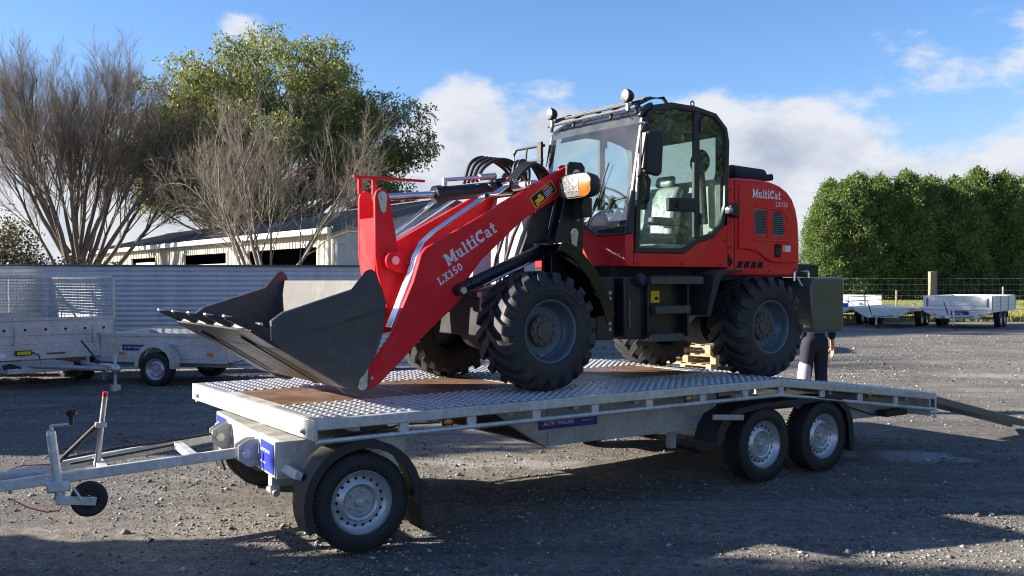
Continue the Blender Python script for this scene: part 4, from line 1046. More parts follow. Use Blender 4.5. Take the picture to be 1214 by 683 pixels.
# ================================================================== THE WHEEL LOADER (same s,t,h frame as the trailer deck it stands on)
LO = (3.40, 1.27, .885)
TC = 1.27
def mir(t): return 2*TC-t
def wheel_loader():
    L_ = thing('wheel_loader', 'red compact wheel loader with charcoal bucket and glazed cab standing on the galvanised trailer', 'loader', W3(*LO), TH, off=LO)
    B = lambda m, n, mt, p=None, **k: m.build(n, mt, p or L_, **k)
    # ---------------------------------------------------------------- bucket
    side = [(-.125, 1.345), (-.131, 1.488), (-.055, 1.540), (.44, 1.690), (.545, 1.815), (.585, 1.828), (.622, 1.805), (.682, 1.650), (.694, 1.50), (.676, 1.38), (.625, 1.248), (.548, 1.135), (.465, 1.048), (.396, 1.018)]
    TB0, TB1 = .42, 2.12
    shell_o = [(-.25, 1.418), (.396, 1.015), (.45, 1.02), (.545, 1.105), (.625, 1.225), (.678, 1.37), (.690, 1.52), (.665, 1.64), (.615, 1.745)]
    shell_i = [(.598, 1.742), (.640, 1.63), (.668, 1.515), (.655, 1.38), (.605, 1.245), (.53, 1.13), (.445, 1.05), (.40, 1.042), (-.245, 1.436)]
    bk = B(MB().prism(shell_o+shell_i, TB0+.02, TB1-.02), 'bucket', bucket_m, bevel=.003)
    # the scuffed upper back plate
    B(MB().prism([(.590, 1.752), (.612, 1.756), (.662, 1.646), (.50, 1.300), (.478, 1.305)], TB0+.022, TB1-.022), 'spill_plate', spill_m, bk)
    for t in (TB0, TB1-.02):
        sp = B(MB().prism(side, t, t+.02), 'side_plate', bucket_m, bk, bevel=.004)
        B(MB().prism([(-.125, 1.36), (-.131, 1.488), (-.055, 1.540), (.44, 1.690), (.69, 1.62), (.695, 1.555), (.66, 1.548)], t-(.012 if t < 1 else -.02), t+(0 if t < 1 else .032)), 'wear_strip', bucket_m, bk, bevel=.003)
    for t in (TB0+.002, TB1-.002):
        B(MB().tube([(-.128, t, 1.36), (-.132, t, 1.489), (-.055, t, 1.542), (.44, t, 1.692)], .0045, 6), 'worn_edge', zinc_m, bk)
        B(MB().tube([(.44, t, 1.692), (.545, t, 1.817), (.585, t, 1.830), (.622, t, 1.807)], .003, 6), 'ear_edge', spill_m, bk)
    B(MB().tube([(-.12, TB0-.010, 1.358), (.30, TB0-.010, 1.458), (.66, TB0-.010, 1.547)], .005, 5), 'weld_bead', bucket_m, bk)
    B(MB().prism([(-.27, 1.425), (-.09, 1.310), (-.085, 1.330), (-.262, 1.445)], TB0-.005, TB1+.005), 'cutting_edge', black_m, bk, bevel=.003)
    for t in (.82, 1.72):
        B(MB().prism([(-.20, 1.375), (.35, 1.030), (.352, 1.020), (-.21, 1.368)], t-.03, t+.03), 'wear_bar', black_m, bk)
    for k in range(5):
        t = .475+k*(2.065-.475)/4
        m = MB()
        for s0, h0, s1, h1, w0, w1, th0, th1 in ((-.08, 1.372, -.29, 1.478, .050, .044, .070, .060), (-.29, 1.478, -.415, 1.516, .044, .022, .060, .016)):
            m.add([(s0, t-w0, h0-th0/2), (s0, t+w0, h0-th0/2), (s0, t+w0, h0+th0/2), (s0, t-w0, h0+th0/2), (s1, t-w1, h1-th1/2), (s1, t+w1, h1-th1/2), (s1, t+w1, h1+th1/2), (s1, t-w1, h1+th1/2)],
                  [(0, 3, 2, 1), (4, 5, 6, 7), (0, 1, 5, 4), (1, 2, 6, 5), (2, 3, 7, 6), (3, 0, 4, 7)])
        tt = B(m, 'bucket_tooth', black_m, bk, bevel=.004)
        b = MB()
        for dt in (-.025, .025): b.lathe([(0, .0), (.017, .0), (.017, .014), (.010, .017), (0, .017)], (-.19, t+dt, 1.462), 'z', 8)
        b2 = MB(); b2.obox((-.398, t, 1.522), (.055, .044, .016), (0, R(14), 0)); b2.v += []; 
        if k < 4: B(MB().prism([(-.275, 1.442), (-.235, 1.425), (-.15, 1.40), (-.15, 1.425), (-.262, 1.462)], t+.075, t+.325), 'sunlit_edge_segment', zinc_m, bk, bevel=.003)  # pale segments stand in for sunlight on the cutting edge's front face
        B(b, 'tooth_bolts', zinc_m, bk); B(b2, 'tooth_tip', zinc_m, bk, bevel=.003)
    for t in (.60, mir(.60)-.03):       # hinge lugs with pin keepers
        lug = [(.40, 1.02), (.47, .965), (.57, .940), (.64, .965), (.668, 1.03), (.655, 1.14), (.63, 1.24), (.54, 1.14)]
        B(MB().prism(lug, t, t+.03), 'hinge_lug', bucket_m, bk, bevel=.006)
        q = MB(); c = (.602, 1.015)
        kp = [(c[0]+.038*math.cos(R(a)), c[1]+.038*math.sin(R(a))) for a in range(200, 381, 20)]+[(c[0]+.045, 1.15), (c[0]+.012, 1.165), (c[0]-.002, 1.15)]
        y = t-.012 if t < 1.2 else t+.03
        B(q.prism(kp, y, y+.010), 'pin_keeper', zinc_m, bk, bevel=.002)
        q = MB(); q.cyl((c[0], y-.01, c[1]), (c[0], y+.33 if t < 1.2 else y-.3, c[1]), .022, 14); q.cyl((c[0]+.025, y-.006, 1.125), (c[0]+.025, y+.002, 1.125), .009, 8); B(q, 'hinge_pin', zinc_m, bk)
    # ---------------------------------------------------------------- lift arms
    arm = [(2.640, 2.735), (2.599, 2.712), (1.330, 2.040), (1.262, 2.003), (1.220, 1.955), (1.190, 1.86), (1.150, 1.742), (1.041, 1.510), (.963, 1.338), (.850, 1.190), (.735, 1.085), (.70, 1.03),
           (.715, .965), (.775, .945), (.865, .985), (1.005, 1.106), (1.23, 1.316), (1.432, 1.482), (1.535, 1.568), (1.60, 1.640), (1.618, 1.71), (1.66, 1.79), (1.767, 1.915), (2.187, 2.265), (2.599, 2.485), (2.700, 2.52), (2.735, 2.60), (2.71, 2.70)]
    arms = []
    for t in (.848, mir(.848)-.05):
        arms.append(B(MB().prism(arm, t, t+.05), 'lift_arm', red2_m, bevel=.008))
    A = arms[0]
    an = math.atan2(2.155-1.862, 1.927-1.456)
    lettering('lettering_multicat', 'MultiCat', (1.456, 1.862), an, .098, A, lett_m, .8458, width=.885)
    an2 = math.atan2(1.863-1.713, 1.623-1.383)
    lettering('lettering_model', 'LX150', (1.383, 1.713), an2, .061, A, lett_m, .8458, width=.97, gap=.10)
    # warning decal: black panel, yellow rim, picture and print lines
    ux = Vector((2.455-2.237, 2.596-2.433)); Ld = ux.length; ux /= Ld; uy = Vector((-ux.y, ux.x)); Hd = .104
    oq = Vector((2.306, 2.352))-ux*.0
    def dq(a0, a1, b0, b1, t, n, m_, p):
        pts = [tuple(Vector((2.237, 2.433))+ux*a*Ld-uy*b*Hd) for a, b in ((a0, b0), (a1, b0), (a1, b1), (a0, b1))]
        return B(MB().prism(pts, t, t+.0008), n, m_, p)
    de = dq(0, 1, 0, 1, .8462, 'warning_decal', yellow_m, A); dq(.03, .97, .05, .95, .8455, 'decal_panel', void_m, de)
    dq(.50, .95, .08, .32, .8448, 'decal_red_bar', rlens_m, de); sans('decal_word', 'Danger', .022, letw_m, de, side_matrix(0, 0, 0) if False else Matrix.Translation((2.237+ux.x*.60*Ld+uy.x*(-.27*Hd)-LO[0], .8440-LO[1], 2.433+ux.y*.60*Ld-uy.y*.27*Hd-LO[2])) @ Matrix.Rotation(-math.atan2(ux.y, ux.x), 4, 'Y') @ Matrix.Rotation(R(90), 4, 'X'))
    for b in (.42, .55, .68, .80): dq(.52, .90-.1*(b > .7), b, b+.05, .8448, 'decal_print_line', letw_m, de)
    for a, b, w, h in ((.10, .45, .30, .22), (.2, .62, .25, .22), (.08, .72, .12, .18), (.28, .25, .12, .2), (.38, .5, .07, .3)): dq(a, a+w, b, b+h, .8445+a*.001, 'decal_picture', yellow_m, de)
    # cross tube and rocker brackets
    B(MB().cyl((1.33, .898, 1.87), (1.33, mir(.898), 1.87), .085, 20), 'cross_tube', red2_m)
    for t in (1.045, mir(1.045)-.03):
        br = [(1.095+.075*math.cos(R(a)), 1.905+.075*math.sin(R(a))) for a in range(100, 261, 20)]+[(1.33, 1.75), (1.44, 1.82), (1.44, 1.99), (1.30, 2.01)]
        b = B(MB().prism(br, t, t+.03), 'rocker_bracket', red2_m, bevel=.005)
        B(MB().prism([(1.17, 1.888), (1.40, 1.93), (1.40, 1.90), (1.17, 1.878)], t-.05, t+.0), 'bracket_gusset', red2_m, b, bevel=.003)
        B(MB().cyl((1.095, t-.012, 1.909), (1.095, t+.03, 1.909), .034, 16), 'pivot_pin', zinc_m, b)
    # ---------------------------------------------------------------- rocker (Z bar)
    rk = [(.958, 2.40), (.972, 2.445), (1.015, 2.470), (1.062, 2.455), (1.085, 2.41), (1.150, 2.06), (1.185, 1.92), (1.20, 1.80), (1.22, 1.60), (1.20, 1.36), (1.15, 1.33), (1.10, 1.40), (1.045, 1.60), (.985, 1.80), (.962, 1.95)]
    for t in (1.115, mir(1.115)-.03):
        r = B(MB().prism(rk, t, t+.03), 'rocker_plate', red2_m, bevel=.006)
        y = t-.009 if t < TC else t+.03
        kp = [(1.020+.040*math.cos(R(a)), 2.405+.040*math.sin(R(a))) for a in range(-10, 191, 20)]+[(1.005, 2.29), (1.03, 2.275), (1.05, 2.29)]
        B(MB().prism(kp, y, y+.009), 'pin_keeper', zinc_m, r, bevel=.002)
        B(MB().cyl((1.02, y-.008, 2.405), (1.02, y+.015, 2.405), .022, 14), 'pin_head', zinc_m, r)
    B(MB().prism([(.985, 1.60), (.965, 1.95), (.962, 2.24), (.990, 2.24), (.995, 1.95), (1.02, 1.62)], 1.145, mir(1.145)), 'rocker_web', red2_m)
    B(MB().tube([(1.18, 1.20, 1.40), (.93, 1.20, 1.36), (.74, 1.20, 1.40)], .045, 10), 'bucket_link', red2_m)
    # bucket level indicator
    ind = B(MB().box(.845, 1.475, 1.245, 1.275, 2.553, 2.573), 'level_indicator', red2_m, bevel=.003)
    for s in (.90, 1.02): B(MB().box(s-.014, s+.014, 1.25, 1.27, 2.43, 2.553), 'indicator_post', red2_m, ind)
    # tilt cylinder
    tc = B(MB().tube([(1.60, TC, 2.462), (2.33, TC, 2.560)], .062, 24), 'tilt_cylinder', black_m)
    B(MB().tube([(1.575, TC, 2.459), (1.64, TC, 2.468)], .074, 24), 'cylinder_gland', black_m, tc)
    B(MB().tube([(1.02, TC, 2.405), (1.60, TC, 2.462)], .030, 20), 'cylinder_rod', chrome_m, tc)
    B(MB().tube([(1.66, TC-.02, 2.53), (1.66, TC-.02, 2.60)], .022, 12), 'hydraulic_elbow', zinc_m, tc)
    B(MB().tube([(1.66, TC-.02, 2.585), (2.12, TC-.02, 2.64)], .016, 10), 'steel_pipe', chrome_m, tc)
    B(MB().tube([(2.0, TC-.02, 2.626), (2.16, TC-.02, 2.648)], .028, 12), 'pipe_union', zinc_m, tc)
    for s, h in ((2.10, 2.56), (2.2, 2.60)): B(MB().cyl((s, TC-.10, h), (s, TC+.10, h), .03, 12), 'cylinder_clevis', black_m, tc)
    B(MB().cyl((2.33, .90, 2.56), (2.33, mir(.90), 2.56), .036, 14), 'tilt_pin', zinc_m)
    # steel pipes down the arms
    for k, (dt, dh_) in enumerate(((.0, 0), (.034, .0), (.068, 0.0))):
        t = .935+dt
        B(MB().tube([(2.20, t, 2.60), (2.10, t, 2.545), (1.98, t, 2.47), (1.90, t, 2.46), (1.80, t, 2.39), (1.40, t, 2.14), (1.29, t, 2.05), (1.235, t, 1.95), (1.19, t, 1.82), (1.05, t, 1.50), (1.0, t, 1.40)], .0115, 8), 'arm_pipe', chrome_m)
    B(MB().obox((1.86, .977, 2.44), (.035, .13, .035), (0, R(-32), 0)), 'pipe_clamp', black_m, bevel=.005)
    B(MB().obox((2.10, .977, 2.555), (.035, .13, .035), (0, R(-32), 0)), 'pipe_clamp', black_m, bevel=.005)
    B(MB().tube([(2.05, mir(.96), 2.52), (1.35, mir(.96), 2.09), (1.2, mir(.96), 1.9)], .016, 8), 'arm_pipe', chrome_m)
    B(MB().tube([(1.25, mir(1.02), 2.08), (1.80, mir(1.02), 2.49)], .018, 8), 'arm_pipe', chrome_m)
    for k in range(4):           # hydraulic hoses arching from the arms back to the cab
        t = .93+.045*k; hh = .025*k
        B(MB().tube(spline([(2.16, t, 2.585), (2.24, t, 2.67), (2.33, t+.01, 2.725+hh*.3), (2.42, t+.02, 2.72+hh*.3), (2.50, t+.03, 2.66), (2.56, t+.04, 2.56), (2.60, t+.05, 2.40)]), .0165, 8), 'hydraulic_hose', plast_m)
    for k in range(4):
        t = 1.32+.07*k
        B(MB().tube(spline([(2.02, t, 2.60), (2.10, t+.02, 2.72+.02*k), (2.24, t+.03, 2.80+.015*k), (2.40, t+.04, 2.80), (2.52, t+.05, 2.72), (2.60, t+.06, 2.58)]), .0165, 8), 'hydraulic_hose', plast_m)
    for k in range(2):
        B(MB().tube(spline([(2.28, 1.10+.06*k, 2.62), (2.30, 1.10+.06*k, 2.74), (2.37, 1.12+.06*k, 2.78), (2.43, 1.13+.06*k, 2.70), (2.42, 1.14, 2.56), (2.36, 1.14, 2.46)]), .0155, 8), 'hydraulic_hose', plast_m)
    # ---------------------------------------------------------------- lift cylinders
    for sg, t in ((0, .815), (1, mir(.815))):
        lc = B(MB().tube([(1.63, t, 1.722), (2.62, t, 2.128)], .048, 18), 'lift_cylinder', black_m)
        B(MB().tube([(1.53, t, 1.680), (1.66, t, 1.734)], [.046, .040], 14), 'cylinder_eye', black_m, lc)
        B(MB().tube([(1.75, t-.03 if not sg else t+.03, 1.715), (2.45, t-.03 if not sg else t+.03, 2.002)], .010, 6), 'cylinder_pipe', chrome_m, lc)
        B(MB().cyl((1.535, t-.055, 1.676), (1.535, t+.055, 1.676), .042, 16), 'cylinder_boss', black_m, lc)
        y0, y1 = (t-.075, t-.05) if not sg else (t+.05, t+.075)
        B(MB().cyl((1.535, y0, 1.676), (1.535, y1, 1.676), .027, 12), 'pin_head', zinc_m, lc)
    # ---------------------------------------------------------------- front frame
    tow = [(2.40, 1.30), (2.40, 1.95), (2.475, 2.20), (2.555, 2.50), (2.565, 2.71), (2.60, 2.752), (2.72, 2.752), (2.755, 2.715), (2.755, 2.45), (2.735, 2.05), (2.74, 1.30)]
    for sg in (0, 1):
        for dt in (0.0, .115):
            t = .765+dt if not sg else mir(.765+dt)-.03
            tw = B(MB().prism(tow if dt == 0 else [(a, min(b, 2.735)) for a, b in tow], t, t+.03), 'tower_plate', black_m, bevel=.006)
            if dt == 0 and not sg:
                for c, lo in (((2.659, 2.648), 0), ((2.635, 2.152), 1)):
                    kp = [(c[0]+.042*math.cos(R(a)), c[1]+.042*math.sin(R(a))) for a in range(-20, 201, 20)]
                    kp += [(c[0]-.025, c[1]-.115), (c[0]+.025, c[1]-.115)] if lo else [(c[0]-.025, c[1]-.045), (c[0]+.025, c[1]-.045)]
                    B(MB().prism(kp, t-.010, t-.001), 'pin_keeper', zinc_m, tw, bevel=.002)
                    B(MB().cyl((c[0], t-.018, c[1]), (c[0], t+.10, c[1]), .024, 14), 'tower_pin', zinc_m, tw)
                    B(MB().lathe([(.030, -.0105), (.036, -.013), (.036, -.016), (.030, -.017)], (c[0], t, c[1]), 'y', 18), 'pin_ring', chrome_m, tw)
    B(MB().box(2.42, 2.74, .79, mir(.79), 1.30, 1.46), 'front_frame', mblack_m, bevel=.01)
    fp = B(MB().prism([(2.05, 1.72), (2.20, 2.12), (2.40, 2.50), (2.43, 2.49), (2.24, 2.10), (2.09, 1.70)], .93, mir(.93)), 'front_cover', mat('bare_grey_cover', (.30, .30, .31), .42, .1, .15, 8, .1, bump=.05), bevel=.004)
    for t in (1.02, 1.17): B(MB().prism([(2.035, 1.725), (2.185, 2.125), (2.385, 2.50), (2.395, 2.495), (2.20, 2.12), (2.05, 1.72)], t, t+.02), 'cover_rib', black_m, fp)
    B(MB().prism([(1.82, 1.30), (1.88, 1.66), (2.10, 1.74), (2.45, 1.74), (2.45, 1.30)], .92, mir(.92)), 'front_frame_box', mblack_m, bevel=.01)
    B(MB().prism([(2.40, 1.92), (2.46, 2.20), (2.54, 2.50), (2.42, 2.52), (2.26, 2.18), (2.14, 1.90)], .885, .915), 'frame_gusset', black_m, bevel=.004)
    WF, WR = 2.105, 4.665; HF, HRr = 1.357, 1.322
    for s, h in ((WF, HF), (WR, HRr)):
        B(MB().lathe([(.0, -.55), (.085, -.55), (.10, -.40), (.12, -.22), (.19, -.17), (.21, 0), (.19, .17), (.12, .22), (.10, .40), (.085, .55), (0, .55)], (s, TC, h), 'y', 20), 'axle', mblack_m)
    B(MB().lathe([(.13, .84), (.145, .86), (.15, .93), (.14, .95), (.09, .96), (.09, 1.03)], (WF-.02, 0, HF), 'y', 20), 'hub_reducer', gblack_m)
    br = MB(); br.box(1.80, 1.90, .90, .97, 1.62, 1.66)
    for s in (1.815, 1.88): br.cyl((s, .93, 1.36), (s, .93, 1.64), .014, 8); br.cyl((s, .93, 1.42), (s, .93, 1.46), .024, 6)
    B(br, 'axle_bolts', zinc_m)
    B(MB().tube([(1.62, .92, 1.74), (1.58, .92, 1.68), (1.72, .93, 1.62), (1.78, .93, 1.60)], .012, 6), 'brake_hose', plast_m)
    # ---------------------------------------------------------------- fenders
    ff = []
    arc = [(2.235, 2.055), (2.27, 2.062), (2.32, 2.048), (2.38, 2.018), (2.46, 1.955), (2.57, 1.845), (2.66, 1.72), (2.73, 1.585), (2.775, 1.47)]
    inn = [(a-.018*(i/8), b-.02) for i, (a, b) in enumerate(arc)]
    for t in (.40, mir(.40)-.40):
        f = B(MB().prism(arc+inn[::-1], t, t+.40), 'front_fender', gblack_m, bevel=.008)
        sk = [(a, b) for a, b in arc]; lo = [(a-.06-.02*(i/8), b-.075) for i, (a, b) in enumerate(arc)]
        B(MB().prism(sk+lo[::-1], (t-.004 if t < 1 else t+.394), (t+.010 if t < 1 else t+.404)), 'fender_edge', gblack_m, f, bevel=.004)
    rf = [(3.865, 1.44), (3.905, 1.43), (4.045, 1.775), (4.12, 1.815), (4.335, 1.828), (4.335, 1.852), (4.05, 1.852), (3.965, 1.812)]
    for t in (.42, mir(.42)-.36): B(MB().prism(rf, t, t+.36), 'rear_fender', plast_m, bevel=.008)
    # ---------------------------------------------------------------- headlights on the towers
    for sg in (0, 1):
        t0 = .50 if not sg else mir(.50)
        d = 1 if not sg else -1
        m = MB()
        prof = [(.0, .0), (.035, .0)]
        # housing: rounded box tapering to the back, lens faces forward (-s)
        c = Vector((2.62, t0+d*.075, 2.528))
        def loop(s, w, h, n=18, p=3.2):
            o = []
            for k in range(n):
                a = 2*math.pi*k/n; ca, sa = math.cos(a), math.sin(a)
                o.append((s, c.y+w*math.copysign(abs(ca)**(2/p), ca), c.z+h*math.copysign(abs(sa)**(2/p), sa)))
            return o
        lps = [loop(2.500, .200, .092), (loop(2.492, .212, .104)), loop(2.53, .217, .107), loop(2.60, .19, .098), loop(2.67, .13, .07), loop(2.70, .05, .035)]
        v = [p for l in lps for p in l]; n = 18
        f = [(i*n+k, i*n+(k+1) % n, (i+1)*n+(k+1) % n, (i+1)*n+k) for i in range(len(lps)-1) for k in range(n)]+[tuple(range(len(v)-n, len(v)))]
        m.add(v, f); hl = B(m, 'headlight', plast_m, smooth=50)
        # clear lens and amber indicator, gently bulging
        def lens(t_a, t_b, name, mt_):
            g = MB(); nx, ny = 8, 7; vv = []
            for i in range(nx+1):
                for j in range(ny+1):
                    a = t_a+(t_b-t_a)*i/nx; b_ = -1+2*j/ny
                    hw = .090*(1-max(0, abs(a)-.75)*1.2)
                    vv.append((2.476+.022*(a*a)+.010*b_*b_, c.y+a*.196, c.z+b_*hw))
            g.add(vv, [(i*(ny+1)+j, (i+1)*(ny+1)+j, (i+1)*(ny+1)+j+1, i*(ny+1)+j+1) for i in range(nx) for j in range(ny)])
            g.add([(2.506, c.y+t_a*.18, c.z-.08), (2.506, c.y+t_b*.18, c.z-.08), (2.506, c.y+t_b*.18, c.z+.08), (2.506, c.y+t_a*.18, c.z+.08)], [(0, 1, 2, 3)])
            B(g, name, mt_, hl)
        if d > 0: lens(-.98, -.36, 'indicator_lens', amber_m); lens(-.33, .98, 'lamp_lens', lens_m)
        else: lens(.36, .98, 'indicator_lens', amber_m); lens(-.98, .33, 'lamp_lens', lens_m)
        led = MB()
        for i in range(4):
            for j in range(3):
                a = (-.2+.28*i)*(1 if d > 0 else -1); b_ = -.5+.5*j
                led.ball((2.476+.022*a*a+.010*b_*b_, c.y+a*.196, c.z+b_*.088), .011, 8, 5, (.4, 1, 1))
        B(led, 'lamp_cells', capping_m, hl, kind='stuff')
        B(MB().box(2.60, 2.70, min(t0+d*.10, t0+d*.26), max(t0+d*.10, t0+d*.26), 2.28, 2.44), 'lamp_bracket', black_m, hl, bevel=.008)
        b = MB()
        for s, h in ((2.625, 2.33), (2.68, 2.33), (2.65, 2.26)): b.cyl((s, t0+d*.262-d*.02, h), (s, t0+d*.245-d*.02, h), .010, 6)
        B(b, 'bracket_bolts', zinc_m, hl)
    # ---------------------------------------------------------------- wheels
    def big_wheel(pos, near, spin):
        if 'big' not in WH:
            t = MB(); t.lathe([(.235, .15), (.25, .185), (.30, .205), (.365, .205), (.410, .185), (.430, .14), (.437, 0), (.430, -.14), (.410, -.185), (.385, -.200), (.365, -.207), (.33, -.209), (.325, -.205), (.30, -.206), (.262, -.195), (.245, -.175), (.235, -.15)], n=64)
            lug = MB(); nl = 19
            for sd_ in (-1, 1):
                for i in range(nl):
                    a0 = 2*math.pi*(i+(.5 if sd_ > 0 else 0))/nl; secs = []
                    for q in (0, .25, .5, .75, .92, 1.0, 1.08):
                        y = sd_*(-.015+.212*min(q, 1.0)); a = a0+.34*(min(q, 1.0)**.85)
                        rt = np.interp(q, [0, .7, .92, 1.0, 1.08], [.472, .472, .462, .445, .405]); rb = np.interp(q, [0, .7, .92, 1.0, 1.08], [.43, .428, .41, .385, .36])
                        if q > 1: y = sd_*.211
                        w = np.interp(q, [0, .5, 1.08], [.042, .045, .056])
                        secs.append([((r)*math.cos(a+s*w*(1.0 if r == rt else 1.25)/(.45*1.4)), y, (r)*math.sin(a+s*w*(1.0 if r == rt else 1.25)/(.45*1.4))) for r, s in ((rb, -1), (rb, 1), (rt, 1), (rt, -1))])
                    v = [p for s in secs for p in s]; m_ = len(secs)
                    f = [(j*4+k, j*4+(k+1) % 4, (j+1)*4+(k+1) % 4, (j+1)*4+k) for j in range(m_-1) for k in range(4)]+[(0, 1, 2, 3), ((m_-1)*4+3, (m_-1)*4+2, (m_-1)*4+1, (m_-1)*4)]
                    lug.add(v, f)
            rim = MB(); rim.lathe([(.236, .14), (.236, -.145), (.252, -.165), (.258, -.178), (.250, -.186), (.236, -.182), (.228, -.168), (.222, -.14), (.214, -.10), (.205, -.092), (.198, -.078), (.19, -.066), (.13, -.055), (.0, -.055)], n=56)
            w = rim.build('wheel', rim_m, L_, off=(0, 0, 0), smooth=40)
            t.build('tyre', lrub_m, w, off=(0, 0, 0), smooth=40); lug.build('tread_lugs', lrub_m, w, off=(0, 0, 0), kind='stuff', smooth=30, bevel=.004, seg=1)
            hb = MB(); hb.lathe([(.125, -.055), (.125, -.085), (.118, -.095), (.075, -.098), (.070, -.112), (.035, -.114), (.030, -.108), (0, -.108)], n=32); hb.build('hub', hub_m, w, off=(0, 0, 0))
            bl = MB()
            for k in range(10):
                a = 2*math.pi*k/10; bl.cyl((.101*math.cos(a), -.09, .101*math.sin(a)), (.101*math.cos(a), -.110, .101*math.sin(a)), .0125, 6)
            bl.build('wheel_nuts', hub_m, w, off=(0, 0, 0), kind='stuff')
            vl = MB(); vl.tube([(.0, -.09, -.20), (.03, -.12, -.185)], .008, 6); vl.build('valve_stem', zinc_m, w, off=(0, 0, 0))
            WH['big'] = w
        else: w = copy_tree(WH['big'], L_)
        w.location = (pos[0]-LO[0], pos[1]-LO[1], pos[2]-LO[2]); w.rotation_euler = (0, spin, 0 if near else math.pi)
    big_wheel((WF, .565, HF), True, .2); big_wheel((WF, mir(.565), HF), False, .6); big_wheel((WR, .565, HRr), True, 1.05); big_wheel((WR, mir(.565), HRr), False, 2.0)
    # ---------------------------------------------------------------- cab
    C0, C1 = .60, mir(.60)
    ws = lambda h: 3.10+(h-2.15)*.165          # windscreen plane, leaning back
    red_side = [(3.10, 1.873), (4.315, 1.873), (4.315, 2.275), (4.245, 2.240), (4.127, 2.145), (3.938, 2.095), (3.748, 1.992), (3.16, 1.992), (3.16, 2.147), (3.10, 2.147)]
    for t in (C0, C1-.03): B(MB().prism(red_side, t, t+.03), 'cab_side_panel', red_m, bevel=.006)
    B(MB().box(3.1525, 3.1575, C0-.0012, C0, 1.875, 2.0), 'panel_gap', void_m)
    fr = [(C0+.005, 1.873), (C0+.005, 2.150), (.985, 2.150), (1.16, 2.245), (mir(1.16), 2.245), (mir(.985), 2.150), (C1-.005, 2.150), (C1-.005, 1.873)]
    m = MB(); m.add([(3.075, a, b) for a, b in fr]+[(3.12, a, b) for a, b in fr], [tuple(range(8)), tuple(range(15, 7, -1))]+[(i, i+8, (i+1) % 8+8, (i+1) % 8) for i in range(8)])
    B(m, 'cab_front_panel', red_m, bevel=.012)
    B(MB().tube([(3.073, a, b+.004) for a, b in fr[1:7]], .010, 6), 'windscreen_seal', plast_m)
    B(MB().box(3.10, 4.315, C0+.03, C1-.03, 1.873, 1.90), 'cab_floor', dark_m)
    # A pillars, B posts, rear posts
    def pillar(s0, h0, s1, h1, t, w=.05, n='cab_pillar', mt_=frame_m): return B(MB().prism([(s0, h0), (s0+w, h0), (s1+w, h1), (s1, h1)], t, t+.05), n, mt_, bevel=.012)
    for t in (C0-.004, C1-.046):
        pillar(3.085, 2.150, 3.262, 3.175, t, .062)
    dlo = [(3.165, 1.995), (3.195, 2.521), (3.275, 3.150), (3.318, 3.222), (3.415, 3.283), (3.63, 3.322), (3.938, 3.318), (4.156, 3.285), (4.300, 3.165), (4.330, 3.038), (4.315, 2.439), (4.250, 2.250), (4.130, 2.150), (3.942, 2.100), (3.752, 1.995)]
    dli = inset(dlo, .045)
    for t, sgn in ((C0-.012, 1), (C1-.028, -1)):
        fr_ = B(MB().ring(dlo, dli, t, t+.04), 'door_frame', frame_m, bevel=.006)
        B(MB().prism([(3.878, 2.14), (3.945, 2.14), (3.945, 3.285), (3.878, 3.285)], t+.003, t+.037), 'door_post', frame_m, fr_, bevel=.004)
        y = t+.02
        gl = [p for p in inset(dlo, .040)]
        left = [(3.200, 2.035), (3.238, 2.521), (3.315, 3.140), (3.345, 3.190), (3.425, 3.240), (3.63, 3.282), (3.90, 3.280), (3.90, 2.125), (3.735, 2.035)]
        right = [(3.92, 2.14), (3.92, 3.28), (4.140, 3.245), (4.262, 3.145), (4.290, 3.038), (4.275, 2.445), (4.215, 2.275), (4.115, 2.188)]
        B(MB().prism(left, y-.0025, y+.0025), 'door_glass', glass_m, smooth=0); B(MB().prism(right, y-.0025, y+.0025), 'quarter_glass', glass_m, smooth=0)
        for h in (2.26, 3.10): B(MB().cyl((3.95, t-.008, h), (3.95, t-.008, h+.10), .012, 8), 'door_hinge', frame_m, fr_)
    # rear wall
    for t in (C0+.03, C1-.09): B(MB().box(4.25, 4.31, t, t+.06, 1.90, 3.20), 'rear_post', frame_m)
    B(MB().box(4.26, 4.30, C0+.09, C1-.09, 1.90, 2.70), 'rear_panel', inter_m)
    B(MB().box(4.278, 4.282, C0+.09, C1-.09, 2.70, 3.20), 'rear_glass', glass_m, smooth=0)
    # roof
    rp = [(3.262, 3.165), (3.330, 3.240), (3.42, 3.295), (3.63, 3.338), (3.94, 3.334), (4.16, 3.298), (4.30, 3.19), (4.325, 3.10), (4.29, 3.12), (4.20, 3.20), (4.02, 3.245), (3.60, 3.25), (3.42, 3.22), (3.31, 3.14)]
    B(MB().prism(rp, C0+.032, C1-.032), 'cab_roof', frame_m, smooth=50)
    B(MB().prism([(3.36, 3.10), (3.40, 3.195), (3.62, 3.232), (4.0, 3.226), (4.18, 3.18), (4.22, 3.10), (4.16, 3.13), (4.0, 3.17), (3.6, 3.18), (3.44, 3.16)], C0+.04, C1-.04), 'headliner', dark_m)
    # windscreen: one pane, slightly bowed, notched lower corners
    v = []; nn = 12; low = lambda t: np.interp(t, [C0, .985, 1.16, mir(1.16), mir(.985), C1], [2.155, 2.155, 2.25, 2.25, 2.155, 2.155])
    for i in range(nn+1):
        t = C0+.035+(C1-C0-.07)*i/nn; bow = .045*(1-((t-TC)/.67)**2)
        for hh in (low(t), 2.7, 3.18): v.append((ws(hh)-bow*.6, t, hh))
    m = MB(); m.add(v, [(i*3+j, (i+1)*3+j, (i+1)*3+j+1, i*3+j+1) for i in range(nn) for j in range(2)])
    B(m, 'windscreen', wind_m, smooth=60)
    m = MB()                                     # black printed border at the lower corners and along the top
